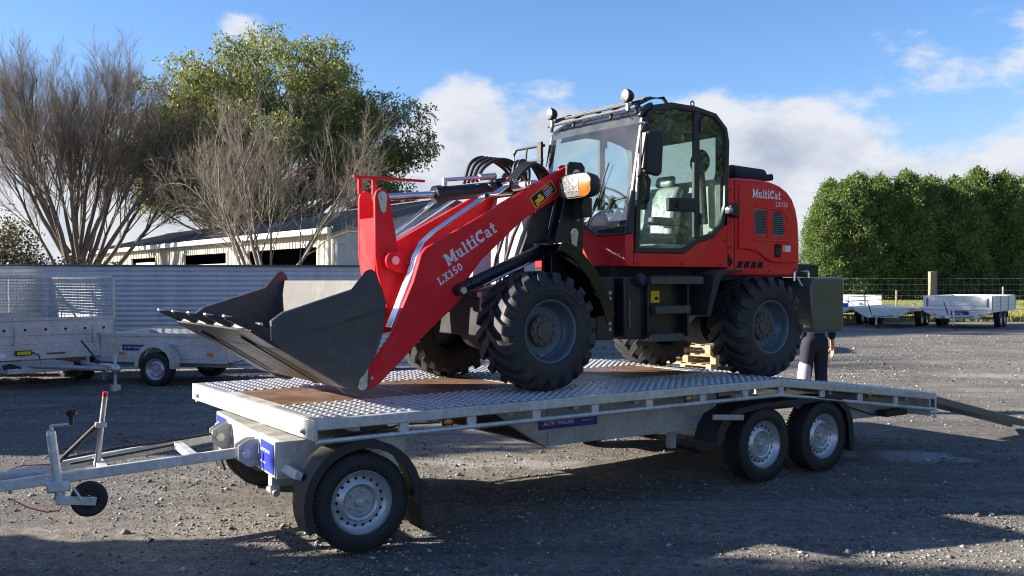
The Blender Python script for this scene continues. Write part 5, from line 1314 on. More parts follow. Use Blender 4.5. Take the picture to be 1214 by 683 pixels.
    for i in range(nn):
        for hh0, hh1 in ((3.12, 3.185),):
            a, b = C0+.035+(C1-C0-.07)*i/nn, C0+.035+(C1-C0-.07)*(i+1)/nn
            ba, bb = .045*(1-((a-TC)/.67)**2)*.6, .045*(1-((b-TC)/.67)**2)*.6
            m.add([(ws(hh0)-ba+.004, a, hh0), (ws(hh0)-bb+.004, b, hh0), (ws(hh1)-bb+.004, b, hh1), (ws(hh1)-ba+.004, a, hh1)], [(0, 1, 2, 3)])
    for sg in (0, 1):
        pl = [(.635, 2.16), (.985, 2.16), (1.05, 2.20), (.80, 2.215), (.725, 2.28), (.695, 2.55), (.635, 2.62)]
        m.add([(ws(h)+.006, t if not sg else mir(t), h) for t, h in pl], [tuple(range(len(pl)))])
    B(m, 'windscreen_border', void_m, smooth=0)
    B(MB().tube([(ws(2.2)-.04, 1.15, 2.22), (ws(2.45)-.045, 1.02, 2.45), (ws(2.62)-.045, .98, 2.62)], .008, 6), 'wiper_arm', plast_m)
    B(MB().tube([(ws(2.35)-.05, 1.08, 2.34), (ws(2.8)-.05, .93, 2.80)], .009, 5), 'wiper_blade', plast_m)
    # grab tube beside the A pillar, roof rails, work lamps
    B(MB().tube([(3.155, .575, 2.40), (3.135, .545, 2.44), (3.165, .545, 2.80), (3.195, .575, 2.84)], .010, 8), 'grab_handle', MATS['zinc_plate'])
    for t in (.66, 1.0, mir(1.0), mir(.66)):
        B(MB().tube([(3.235, t, 3.20), (3.255, t, 3.285), (3.40, t, 3.355), (3.56, t, 3.372), (3.60, t, 3.33)], .016, 8), 'roof_bow', frame_m)
    for h, s in ((3.255, 3.215), (3.31, 3.27), (3.345, 3.345)):
        B(MB().tube([(s, .64, h), (s, mir(.64), h)], .014, 8), 'roof_rail', mat('dull_silver_rail', (.10, .105, .11), .5, .3, .1))
    B(MB().prism([(3.255, 3.165), (3.305, 3.215), (3.395, 3.28), (3.37, 3.31), (3.28, 3.26), (3.235, 3.19)], C0+.0, C0+.05), 'roof_corner', frame_m, bevel=.008)
    for t in (.72, mir(.72)):
        lp = B(MB().lathe([(0, 3.155), (.055, 3.16), (.060, 3.172), (.058, 3.20), (.040, 3.235), (.02, 3.245), (0, 3.245)], (0, t, 3.36), 'x', 22), 'work_lamp', plast_m)
        B(MB().lathe([(0, 3.147), (.028, 3.149), (.050, 3.156), (.052, 3.162)], (0, t, 3.36), 'x', 22), 'lamp_lens', lens_m, lp)
        B(MB().box(3.185, 3.225, t-.012, t+.012, 3.235, 3.30), 'lamp_stem', zinc_m, lp)
        B(MB().tube([(3.24, t, 3.34), (3.27, t+.03, 3.28), (3.22, t+.04, 3.22), (3.25, t+.02, 3.17)], .006, 5), 'lamp_cable', plast_m, lp)
    B(MB().lathe([(.014, 0), (.022, .008), (.030, 0), (.022, -.008)], (3.98, .72, 3.375), 'y', 16, True), 'lifting_eye', frame_m)
    # near mirror, inner handle, lock box, tail lamp
    B(MB().tube([(3.20, .585, 3.10), (3.185, .50, 3.10), (3.185, .47, 3.08)], .011, 8), 'mirror_arm', frame_m)
    mi = B(MB().prism([(3.125, 2.665), (3.275, 2.640), (3.305, 2.67), (3.325, 3.00), (3.30, 3.03), (3.16, 3.015), (3.140, 2.98)], .40, .465), 'wing_mirror', plast_m, bevel=.016, seg=3)
    B(MB().prism([(3.09, 2.70), (3.115, 2.69), (3.14, 2.99), (3.125, 3.0)], .41, .455), 'mirror_bracket', frame_m, mi)
    B(MB().tube([(3.17, .59, 2.62), (3.14, .50, 2.66), (3.115, .47, 2.75)], .010, 8), 'mirror_strut', frame_m, mi)
    B(MB().tube([(3.09, .44, 2.66), (3.085, .43, 3.0), (3.12, .43, 3.06), (3.20, .47, 3.10)], .009, 8), 'mirror_loop', frame_m, mi)
    B(MB().prism([(3.215, 2.37), (3.345, 2.37), (3.36, 2.74), (3.235, 2.74)], C0+.025, C0+.06), 'grip_board', dark_m, bevel=.01)
    B(MB().tube([(3.27, .575, 2.42), (3.27, .545, 2.45), (3.285, .545, 2.62), (3.285, .575, 2.65)], .018, 8), 'inner_pull', plast_m)
    B(MB().obox((3.72, .60, 2.43), (.33, .05, .12), (0, R(-2), 0)), 'door_lock', plast_m, bevel=.012)
    B(MB().lathe([(0, .562), (.028, .564), (.034, .574), (.034, .59)], (3.66, 0, 2.425), 'y', 18), 'lock_barrel', gblack_m)
    tl = B(MB().prism([(4.30, 2.36), (4.40, 2.33), (4.40, 2.475), (4.30, 2.45)], .535, .60), 'side_lamp', plast_m, bevel=.008)
    B(MB().lathe([(0, 4.262), (.028, 4.264), (.036, 4.272), (.036, 4.305)], (0, .56, 2.40), 'x', 16), 'lamp_lens', lens_m, tl)
    # far mirror frame seen past the windscreen
    B(MB().tube([(3.18, 1.95, 2.93), (3.16, 2.10, 2.93), (3.14, 2.36, 2.93), (3.14, 2.39, 2.96), (3.15, 2.39, 3.04), (3.16, 2.36, 3.075), (3.18, 2.10, 3.075), (3.20, 1.95, 3.075)], .015, 8), 'far_grab_rail', frame_m)
    B(MB().tube([(3.14, 2.39, 2.70), (3.14, 2.39, 2.95)], .018, 8), 'far_grab_rail', frame_m)
    B(MB().tube([(3.15, 2.2, 2.93), (3.17, 2.2, 3.075)], .011, 8), 'far_grab_rail', frame_m)
    B(MB().box(3.16, 3.19, 1.955, 2.02, 2.88, 3.11), 'far_rail_plate', frame_m)
    # ---------------------------------------------------------------- cab interior
    st = B(MB().box(3.62, 4.08, 1.00, 1.50, 2.06, 2.20), 'seat', seat_m, bevel=.05, seg=3)
    B(MB().prism([(3.99, 2.16), (4.12, 2.18), (4.19, 2.64), (4.10, 2.66), (4.04, 2.54)], 1.01, 1.49), 'backrest', seat_m, st, bevel=.045, seg=3)
    B(MB().prism([(4.10, 2.66), (4.18, 2.65), (4.20, 2.76), (4.13, 2.77)], 1.13, 1.37), 'headrest', seat_m, st, bevel=.035, seg=3)
    B(MB().prism([(3.70, 1.91), (4.02, 1.91), (3.98, 2.06), (3.68, 2.06)], 1.06, 1.44), 'seat_base', seat_m, st, bevel=.03)
    B(MB().box(3.66, 4.02, .90, .98, 2.26, 2.34), 'armrest', seat_m, st, bevel=.025)
    B(MB().prism([(3.30, 1.90), (3.42, 1.90), (3.50, 2.36), (3.40, 2.42), (3.27, 2.30)], 1.08, 1.46), 'dash_console', inter_m, bevel=.03)
    sw = B(MB().lathe([(.175, -.012), (.19, 0), (.175, .012), (.163, 0)], (0, 0, 0), 'z', 28, True), 'steering_wheel', plast_m)
    sw.location = (3.50-LO[0], TC-LO[1], 2.52-LO[2]); sw.rotation_euler = (0, R(32), 0)
    for v_ in sw.data.vertices: v_.co = Vector(v_.co)+Vector(LO)
    OFF[sw.name] = (0, 0, 0)
    m = MB()
    for k in range(3):
        a = k*2.094+.5; m.tube([(0, 0, -.02), (.17*math.cos(a), .17*math.sin(a), 0)], .012, 6)
    m.cyl((0, 0, -.03), (0, 0, .012), .035, 12); m.build('steering_spokes', plast_m, sw, off=(0, 0, 0))
    B(MB().tube([(3.40, TC, 2.34), (3.50, TC, 2.51)], .028, 10), 'steering_column', plast_m)
    B(MB().box(3.50, 4.10, 1.58, 1.86, 1.90, 2.36), 'side_console', inter_m, bevel=.03)
    B(MB().tube([(3.66, 1.66, 2.36), (3.63, 1.64, 2.58)], [.012, .02], 8), 'control_lever', plast_m)
    B(MB().box(3.45, 4.2, .66, .90, 1.90, 2.08), 'floor_box', seat_m, bevel=.03)
    B(MB().tube([(4.20, .78, 2.28), (4.19, .80, 2.62), (4.17, .80, 2.78)], .035, 10), 'rear_fan_post', plast_m)
    B(MB().lathe([(0, -.03), (.10, -.03), (.12, 0), (.10, .03), (0, .03)], (4.16, .80, 2.86), 'x', 20), 'cab_fan', plast_m)
    # ---------------------------------------------------------------- engine hood
    hp = [(4.318, 1.80), (4.318, 2.700), (4.47, 2.716), (4.75, 2.718), (4.93, 2.704), (5.06, 2.674), (5.17, 2.624), (5.248, 2.555), (5.305, 2.455), (5.338, 2.33), (5.352, 2.20), (5.355, 1.93), (5.330, 1.795)]
    hd = B(MB().prism(hp, C0+.01, C1-.01), 'engine_hood', red_m, bevel=.022, seg=3)
    pp = [(4.475, 2.640), (4.75, 2.648), (4.93, 2.635), (5.06, 2.604), (5.155, 2.555), (5.222, 2.485), (5.268, 2.40), (5.298, 2.28), (5.315, 2.10), (5.318, 1.925), (4.955, 1.925), (4.87, 1.945), (4.80, 1.985), (4.73, 2.025), (4.62, 2.045), (4.465, 2.050)]
    for t in (C0-.012, C1-.014):
        pn = B(MB().prism(pp, t, t+.026), 'hood_side_panel', red_m, hd, bevel=.011, seg=3)
        if t > 1: continue
        ribs = [[(4.63, 2.455), (5.03, 2.435), (5.12, 2.40), (5.16, 2.30), (5.17, 2.19), (5.14, 2.155), (4.66, 2.155), (4.63, 2.18)]]
        B(MB().prism([(4.64, 2.150), (5.15, 2.138), (5.17, 2.115), (5.08, 2.122), (4.68, 2.130), (4.63, 2.140)], t-.010, t+.001), 'panel_step', red_m, hd, bevel=.004)
        B(MB().prism([(4.845, 2.15), (4.895, 2.15), (4.895, 2.445), (4.845, 2.45)], t-.010, t+.001), 'panel_rib', red_m, hd, bevel=.006)
        B(MB().prism([(4.66, 2.465), (5.05, 2.446), (5.12, 2.41), (5.16, 2.33), (5.145, 2.33), (5.105, 2.395), (5.045, 2.432), (4.66, 2.450)], t-.008, t+.001), 'panel_brow', red_m, hd, bevel=.003)
        for g in ([(4.672, 2.433), (4.823, 2.428), (4.830, 2.40), (4.830, 2.20), (4.815, 2.186), (4.680, 2.192), (4.669, 2.22)], [(4.922, 2.418), (5.040, 2.410), (5.075, 2.385), (5.092, 2.24), (5.085, 2.184), (4.948, 2.182), (4.930, 2.22)]):
            ga = B(MB().prism(g, t-.0025, t+.0005), 'grille_daylight_plate', inter_m, hd)  # pale plate stands in for daylight showing through the mesh
            # hexagonal punched mesh
            mm = MB(); x0, x1 = min(p[0] for p in g), max(p[0] for p in g); y0, y1 = min(p[1] for p in g), max(p[1] for p in g)
            def inside(x, y):
                c = False; j = len(g)-1
                for i in range(len(g)):
                    if (g[i][1] > y) != (g[j][1] > y) and x < (g[j][0]-g[i][0])*(y-g[i][1])/(g[j][1]-g[i][1])+g[i][0]: c = not c
                    j = i
                return c
            rr = .0125; row = 0; yy = y0
            while yy < y1:
                xx = x0+(rr*.9 if row % 2 else 0)
                while xx < x1:
                    if inside(xx, yy):
                        o_ = [(xx+rr*math.cos(R(60*k+30)), t-.004, yy+rr*math.sin(R(60*k+30))) for k in range(6)]; i_ = [(xx+rr*.60*math.cos(R(60*k+30)), t-.004, yy+rr*.60*math.sin(R(60*k+30))) for k in range(6)]
                        mm.add(o_+i_, [(k, (k+1) % 6, 6+(k+1) % 6, 6+k) for k in range(6)])
                    xx += rr*1.78
                yy += rr*1.52; row += 1
            mm.build('grille_mesh', void_m, ga, kind='stuff', smooth=0)
        la = B(MB().box(4.955, 5.042, t-.006, t+.001, 1.978, 2.106), 'hood_latch', void_m, hd, bevel=.006); B(MB().box(4.972, 5.025, t-.009, t-.004, 2.0, 2.07), 'latch_paddle', plast_m, la, bevel=.003)
        stk = B(MB().box(5.082, 5.190, t-.0016, t-.0003, 2.034, 2.094), 'hood_sticker', letw_m, hd); B(MB().box(5.086, 5.118, t-.0024, t-.0015, 2.038, 2.090), 'sticker_flash', yellow_m, stk)
        lettering('lettering_multicat', 'MultiCat', (4.640, 2.540), R(-.5), .080, hd, letw_m, t-.002, width=.80)
        sans('lettering_model', 'LX150', .066, letw_m, hd, side_matrix(4.968, t-.002, 2.468, off=LO))
    y = C0+.008
    for k, pl in enumerate(([(4.335, 2.005), (4.338, 1.880), (4.375, 1.895), (4.402, 1.925)], [(4.475, 1.935), (4.540, 1.935), (4.512, 1.872), (4.447, 1.872)], [(4.570, 1.935), (4.635, 1.935), (4.607, 1.872), (4.542, 1.872)], [(4.665, 1.935), (4.730, 1.935), (4.702, 1.872), (4.637, 1.872)], [(4.760, 1.935), (4.825, 1.935), (4.797, 1.872), (4.732, 1.872)])):
        B(MB().prism(pl, y-.0005, y+.006), 'side_vent', void_m, hd)
    B(MB().box(4.316, 4.322, C0+.005, C0+.05, 1.88, 2.69), 'cab_gap', void_m)
    mu = B(MB().tube([(4.80, 1.02, 2.826), (4.815, 1.02, 2.826), (5.26, 1.02, 2.812), (5.28, 1.02, 2.811)], [.060, .078, .078, .055], 20), 'muffler', mat('heat_black_steel', (.018, .018, .019), .7, 0, .25, 12, .1, bump=.1, bscale=80), smooth=40)
    B(MB().tube([(5.27, 1.02, 2.811), (5.35, 1.02, 2.806), (5.40, 1.00, 2.815)], .036, 14), 'exhaust_tip', MATS['heat_black_steel'], mu)
    B(MB().tube([(4.62, 1.02, 2.66), (4.66, 1.02, 2.80), (4.80, 1.02, 2.826)], .05, 12), 'exhaust_pipe', MATS['heat_black_steel'], mu)
    for s in (4.92, 5.16): B(MB().box(s-.015, s+.015, .98, 1.06, 2.70, 2.76), 'muffler_foot', black_m, mu)
    # ---------------------------------------------------------------- rear frame and counterweight
    B(MB().box(3.95, 5.42, .86, mir(.86), 1.42, 1.80), 'rear_frame', black_m, bevel=.02)
    B(MB().prism([(4.34, 1.86), (5.40, 1.86), (5.42, 1.80), (4.0, 1.74), (4.0, 1.80)], .66, mir(.66)), 'hood_skirt', black_m)
    cw = [(5.38, 1.70), (5.42, 1.780), (5.885, 1.790), (5.90, 1.76), (5.895, 1.27), (5.87, 1.235), (5.46, 1.235), (5.40, 1.29)]
    co = B(MB().prism(cw, .49, mir(.49)), 'counterweight', mat('satin_black_casting', (.085, .085, .076), .36, 0, .14, 3, .08, bump=.03, bscale=60, coat=.5), bevel=.022, seg=3)
    B(MB().box(5.33, 5.72, .66, mir(.66), 1.79, 1.92), 'radiator_guard', black_m, bevel=.015)
    B(MB().tube([(5.26, .60, 1.75), (5.26, .60, 1.83), (5.275, .60, 1.845), (5.46, .60, 1.845), (5.475, .60, 1.83), (5.475, .60, 1.75)], .013, 10), 'grab_handle', chrome_m)
    B(MB().tube([(5.33, .62, 1.79), (5.345, .60, 1.74), (5.36, .58, 1.70)], .010, 6), 'safety_chain', zinc_m)
    B(MB().box(5.90, 5.915, .62, .66, 1.30, 1.80), 'rear_trim', galv, co)
    # ---------------------------------------------------------------- middle frame: joint, tank, steps
    B(MB().box(2.74, 2.98, .80, mir(.80), 1.28, 1.80), 'articulation_frame', black_m, bevel=.012)
    B(MB().box(2.76, 2.96, .62, .80, 1.25, 1.785), 'joint_plate', black_m, bevel=.008)
    b = MB()
    for h in (1.34, 1.39, 1.60, 1.65): b.cyl((2.905, .612, h), (2.905, .622, h), .016, 8)
    B(b, 'joint_bolts', zinc_m)
    tk = B(MB().prism([(3.0, 1.255), (3.30, 1.245), (3.32, 1.785), (3.0, 1.785)], .545, .86), 'fuel_tank', black_m, bevel=.012)
    B(MB().box(3.045, 3.070, .535, .546, 1.345, 1.60), 'sight_gauge', MATS['dull_silver_rail'], tk, bevel=.004)
    fc = MB(); fc.cyl((3.16, .50, 1.765), (3.16, .56, 1.745), .055, 18); fc.cyl((3.16, .49, 1.768), (3.16, .50, 1.765), .042, 18); B(fc, 'filler_cap', plast_m, tk)
    B(MB().tube([(3.16, .56, 1.745), (3.17, .62, 1.60)], .045, 12), 'filler_neck', plast_m, tk)
    B(MB().prism([(3.31, 1.25), (3.72, 1.25), (3.82, 1.60), (3.86, 1.785), (3.31, 1.785)], .60, .86), 'battery_box', black_m, bevel=.010)
    B(MB().box(3.337, 3.456, .5975, .5992, 1.560, 1.663), 'warning_sticker', yellow_m)
    B(MB().box(3.40, 3.445, .5965, .5974, 1.585, 1.610), 'sticker_print', void_m)
    step_m = mat('worn_step_steel', (.085, .08, .075), .5, .3, .2, 14, .1, bump=.2, bscale=50)
    for s0, s1, h, d in ((3.22, 3.84, 1.755, .13), (3.29, 3.70, 1.50, .11), (3.24, 3.62, 1.262, .11)):
        sp = B(MB().box(s0, s1, .60-d-.03, .60, h-.035, h+.03), 'step', step_m, bevel=.005)
        tee = MB()
        for k in range(int((s1-s0)/.035)): tee.prism([(s0+.035*k+.006, h+.03), (s0+.035*k+.028, h+.03), (s0+.035*k+.017, h+.042)], .60-d-.03, .60-d-.02)
        B(tee, 'step_teeth', step_m, sp, kind='stuff')
    for s in (3.225, 3.70): B(MB().box(s, s+.02, .50, .60, 1.26, 1.755), 'step_hanger', black_m)
    B(MB().prism([(3.55, 1.24), (4.05, 1.30), (4.2, 1.42), (3.9, 1.45), (3.55, 1.40)], .88, mir(.88)), 'belly_guard', galv_old)
    b = MB()
    for k in range(7): b.tube([(3.0+.12*k, 1.0+.05*k, 1.80), (3.05+.12*k, .95+.03*k, 1.84), (3.12+.12*k, 1.0, 1.87)], .014, 6)
    pass
    B(MB().box(3.0, 4.31, .72, mir(.72), 1.76, 1.868), 'cab_subframe', mblack_m)
    for s_, h_ in ((3.20, 1.90), (3.72, 1.90), (4.22, 1.90), (4.28, 2.12)):
        b = MB(); b.lathe([(0, -.006), (.009, -.005), (.011, 0)], (s_, C0, h_), 'y', 10); B(b, 'panel_bolt', black_m)
    for s_, h_ in ((4.36, 2.60), (4.36, 2.30), (4.36, 2.06), (5.30, 1.86), (4.9, 1.84)):
        b = MB(); b.lathe([(0, -.006), (.009, -.005), (.011, 0)], (s_, C0+.01, h_), 'y', 10); B(b, 'panel_bolt', black_m)
    B(MB().tube([(4.418, C0+.0085, 1.82), (4.418, C0+.0085, 2.70)], .0035, 5), 'panel_seam', void_m)
    for s_, h_ in ((2.62, 2.64), (.80, 1.03)):
        b = MB(); b.lathe([(0, .838), (.012, .840), (.014, .848)], (s_, 0, h_), 'y', 10); b.cyl((s_, .832, h_), (s_, .840, h_), .004, 6); B(b, 'grease_nipple', zinc_m)
    B(MB().tube([(1.30, .905, 2.018), (1.80, .905, 2.285), (2.55, .905, 2.682)], .006, 5), 'arm_weld_bead', red2_m)
    return L_
LOADER = wheel_loader()
# ================================================================== PARKED TRAILERS, PALLETS, PERSON
def small_wheel_copy(parent, pos, yaw, near, sc):
    w = make_road_wheel(parent, pos, yaw, near); w.scale = (sc, sc, sc); return w

def caged_trailer():
    # local: x across the front (0 = left corner, 1.95 = right), -y forwards to the drawbar, z up
    a = math.atan2(1.5, 1.45)
    T = thing('caged_tipper_trailer', 'galvanised tipper trailer with mesh cage and hinged front gate parked by the corrugated fence', 'trailer', (-8.22, 14.95, 0), a)
    B = lambda m, n, mt, p=None, **k: m.build(n, mt, p or T, **k)
    Wd, Ln = 1.98, 3.0
    # tray
    fb = B(MB().box(0, Wd, 0, .04, .72, 1.13), 'front_board', galv, bevel=.006)
    B(MB().box(.10, Wd-.10, -.012, -.001, .86, 1.03), 'board_recess', galv, fb, bevel=.006)
    for k in range(6): B(MB().lathe([(0, -.016), (.020, -.015), (.024, -.011)], (.20+k*(Wd-.4)/5, 0, .955), 'y', 12), 'drain_button', void_m, fb)
    B(MB().box(0, Wd, -.02, .04, 1.10, 1.15), 'top_rail', galv, bevel=.005)
    for x in (.38, Wd-.36):
        c = B(MB().box(x-.025, x+.025, -.04, -.012, .73, 1.0), 'gate_latch', galv, bevel=.004); B(MB().box(x-.04, x+.04, -.05, -.03, .69, .76), 'latch_tab', zinc_m, c)
    for x in (0, Wd-.04): B(MB().box(x, x+.04, .0, Ln, .72, 1.15), 'side_board', galv_old)
    B(MB().box(0, Wd, Ln-.04, Ln, .72, 1.15), 'tail_gate', galv_old); B(MB().box(0, Wd, .0, Ln, .70, .72), 'tray_floor', galv_old)
    B(MB().box(.0, Wd, -.03, .05, .475, .715), 'headstock', galv, bevel=.006)
    B(MB().box(.10, .22, -.033, -.031, .52, .60), 'rating_plate', letw_m)
    B(MB().box(.84, 1.14, -.033, -.031, .545, .575), 'maker_plate', capping_m)
    wc = B(MB().box(.35, .60, -.085, -.032, .55, .63), 'remote_control', black_m, bevel=.01); B(MB().box(.37, .58, -.09, -.084, .565, .615), 'remote_face', yellow_m, wc)
    B(MB().tube([(.60, -.06, .60), (.70, -.08, .55), (.74, -.10, .35), (.80, -.12, .22)], .010, 6), 'remote_cable', plast_m)
    # cage
    for x in (.0, Wd-.04):
        for y in (0, Ln-.04): B(MB().box(x, x+.04, y, y+.04, 1.15, 1.84), 'cage_post', galv)
    for y in (0, Ln-.04): B(MB().box(0, Wd, y, y+.04, 1.80, 1.845), 'cage_rail', galv)
    for x in (0, Wd-.04): B(MB().box(x, x+.04, 0, Ln, 1.80, 1.845), 'cage_rail', galv)
    B(MB().box(.62, .65, Ln-.03, Ln, 1.15, 1.80), 'cage_stile', galv); B(MB().box(1.25, 1.28, Ln-.03, Ln, 1.15, 1.80), 'cage_stile', galv)
    for n_, f in (('front_mesh', lambda u, z: (u, .02, z)), ('rear_mesh', lambda u, z: (u, Ln-.02, z)), ):
        m = MB()
        for u in np.arange(.05, Wd-.04, .05): m.cyl(f(u, 1.15), f(u, 1.80), .0045, 4)
        for z in np.arange(1.19, 1.80, .05): m.cyl(f(.04, z), f(Wd-.04, z), .0045, 4)
        B(m, n_, galv, kind='stuff')
    for x in (.02, Wd-.02):
        m = MB()
        for u in np.arange(.05, Ln, .05): m.cyl((x, u, 1.15), (x, u, 1.80), .0045, 4)
        for z in np.arange(1.19, 1.80, .05): m.cyl((x, .04, z), (x, Ln-.04, z), .0045, 4)
        B(m, 'side_mesh', galv, kind='stuff')
    # chassis, drawbar, coupling and jockey
    for x in (.45, Wd-.5): B(MB().box(x, x+.06, -.02, Ln, .36, .48), 'chassis_rail', galv_old)
    B(MB().prism([(.0, .46), (.95, .46), (1.25, .40), (1.25, .30), (.2, .27), (.06, .30)], -.10, -.04), 'front_channel', galv_old, bevel=.004)
    B(MB().box(.20, 1.2, -.17, -.10, .27, .35), 'winch_tray', galv, bevel=.004)
    for x in (.55, 1.40): B(MB().tube([(x, -.05, .38), (1.30, -1.35, .36)], .040, 8), 'drawbar', galv_old)
    B(MB().box(1.23, 1.37, -1.58, -1.10, .34, .44), 'coupling_body', galv, bevel=.01); B(MB().ball((1.3, -1.60, .38), .075, 12, 8), 'coupling_head', zinc_m)
    B(MB().tube([(1.2, -1.2, .44), (1.12, -1.1, .62), (1.05, -.9, .80)], .014, 8), 'handbrake_lever', plast_m)
    B(MB().tube([(1.42, -1.3, .10), (1.42, -1.3, .58)], .025, 10), 'jockey_tube', galv); B(MB().box(1.36, 1.48, -1.36, -1.24, 0, .10), 'jockey_foot', galv)
    B(MB().tube([(.15, -.1, .40), (.25, -.16, .42), (.40, -.16, .36)], .018, 8), 'cable_coil', plast_m); B(MB().box(.15, .33, -.16, -.11, .35, .42), 'plug_box', plast_m, bevel=.01)
    for x, nr in ((-.02, 1), (Wd+.02, 0)):
        for y in (1.1, 1.85):
            w = small_wheel_copy(T, (x+(.12 if nr else -.12), y, .30), R(-90), bool(nr), .95)
caged_trailer()

def box_trailer():
    # local x along the long side (0 = left end, towards the corner seen), y away from the camera
    nx, ny = -.22, -.975
    a = math.atan2(.22*-1, .975)             # side runs to the right and slightly nearer
    T = thing('box_trailer', 'small galvanised box trailer with single axle and blue sticker beside the fence', 'trailer', (-7.0, 16.15, 0), a)
    B = lambda m, n, mt, p=None, **k: m.build(n, mt, p or T, **k)
    Ln, Wd = 2.38, 1.45
    s = B(MB().box(0, Ln, 0, .03, .44, .87), 'side_board', galv, bevel=.006)
    B(MB().box(0, Ln, -.03, -.001, .82, .875), 'top_fold', galv, s, bevel=.004); B(MB().box(0, Ln, -.025, -.001, .38, .44), 'bottom_rail', galv, s, bevel=.004)
    B(MB().box(0, Ln, -.012, -.001, .68, .70), 'pressed_rib', galv, s)
    for k in range(5): B(MB().lathe([(0, -.012), (.012, -.011), (.014, -.002)], (.25+k*.45, 0, .69), 'y', 8), 'rope_hook', void_m, s)
    B(MB().box(0, Ln, Wd-.03, Wd, .40, .87), 'side_board', galv); B(MB().box(Ln-.03, Ln, .03, Wd-.03, .40, .87), 'end_board', galv, bevel=.005); B(MB().box(0, .03, .03, Wd-.03, .40, .87), 'end_board', galv)
    B(MB().box(.03, Ln-.03, .03, Wd-.03, .42, .44), 'tray_floor', galv_old)
    B(MB().box(Ln+.001, Ln+.004, .25, .55, .48, .56), 'number_plate', letw_m)
    for t in (.2, Wd-.25): B(MB().box(-.3, Ln+.05, t, t+.05, .30, .38), 'chassis_rail', galv_old)
    st = B(MB().box(.42, .88, -.0025, -.0012, .575, .675), 'maker_sign', blue_m)
    sans('maker_lettering', 'ACTIV TRAILERS', .052, letw_m, st, side_matrix(.45, -.004, .61))
    for x in (.38, 2.02): B(MB().box(x, x+.09, -.034, -.026, .50, .555), 'side_reflector', orange_m)
    gp = []
    for k in range(9):
        an = R(190-200*k/8); gp.append((1.17+.37*math.cos(an)*1.0, .36+.37*math.sin(an)))
    gi = [(1.17+(x-1.17)*.93, .36+(z-.36)*.93) for x, z in gp]
    g = MB(); g.prism(gp+gi[::-1], -.235, -.03); B(g, 'mudguard', galv, bevel=.005)
    g = MB(); g.prism(gp+[(1.17+(x-1.17)*.80, .36+(z-.36)*.80) for x, z in gp][::-1], -.238, -.228); B(g, 'mudguard_edge', galv)
    small_wheel_copy(T, (1.17, -.12, .285), 0, True, .88); small_wheel_copy(T, (1.17, Wd+.12, .285), 0, False, .88)
    B(MB().box(1.14, 1.20, -.05, Wd+.05, .26, .32), 'axle_beam', galv_old)
    r = B(MB().box(.95, 1.75, .10, .14, .95, .99), 'ladder_rack', galv); B(MB().box(1.10, 1.14, .10, .14, .44, .95), 'rack_post', galv, r)
    for y in (.35, 1.1): B(MB().tube([(Ln, y, .36), (Ln+1.0, .72, .36)], .035, 8), 'drawbar', galv_old)
    B(MB().box(Ln+.85, Ln+1.2, .66, .78, .33, .42), 'coupling', galv_old); B(MB().tube([(Ln+.85, .62, 0.0), (Ln+.85, .62, .5)], .025, 8), 'jockey_tube', galv)
    B(MB().box(-.06, -.02, .12, .18, .05, .42), 'prop_leg', galv_old)
box_trailer()

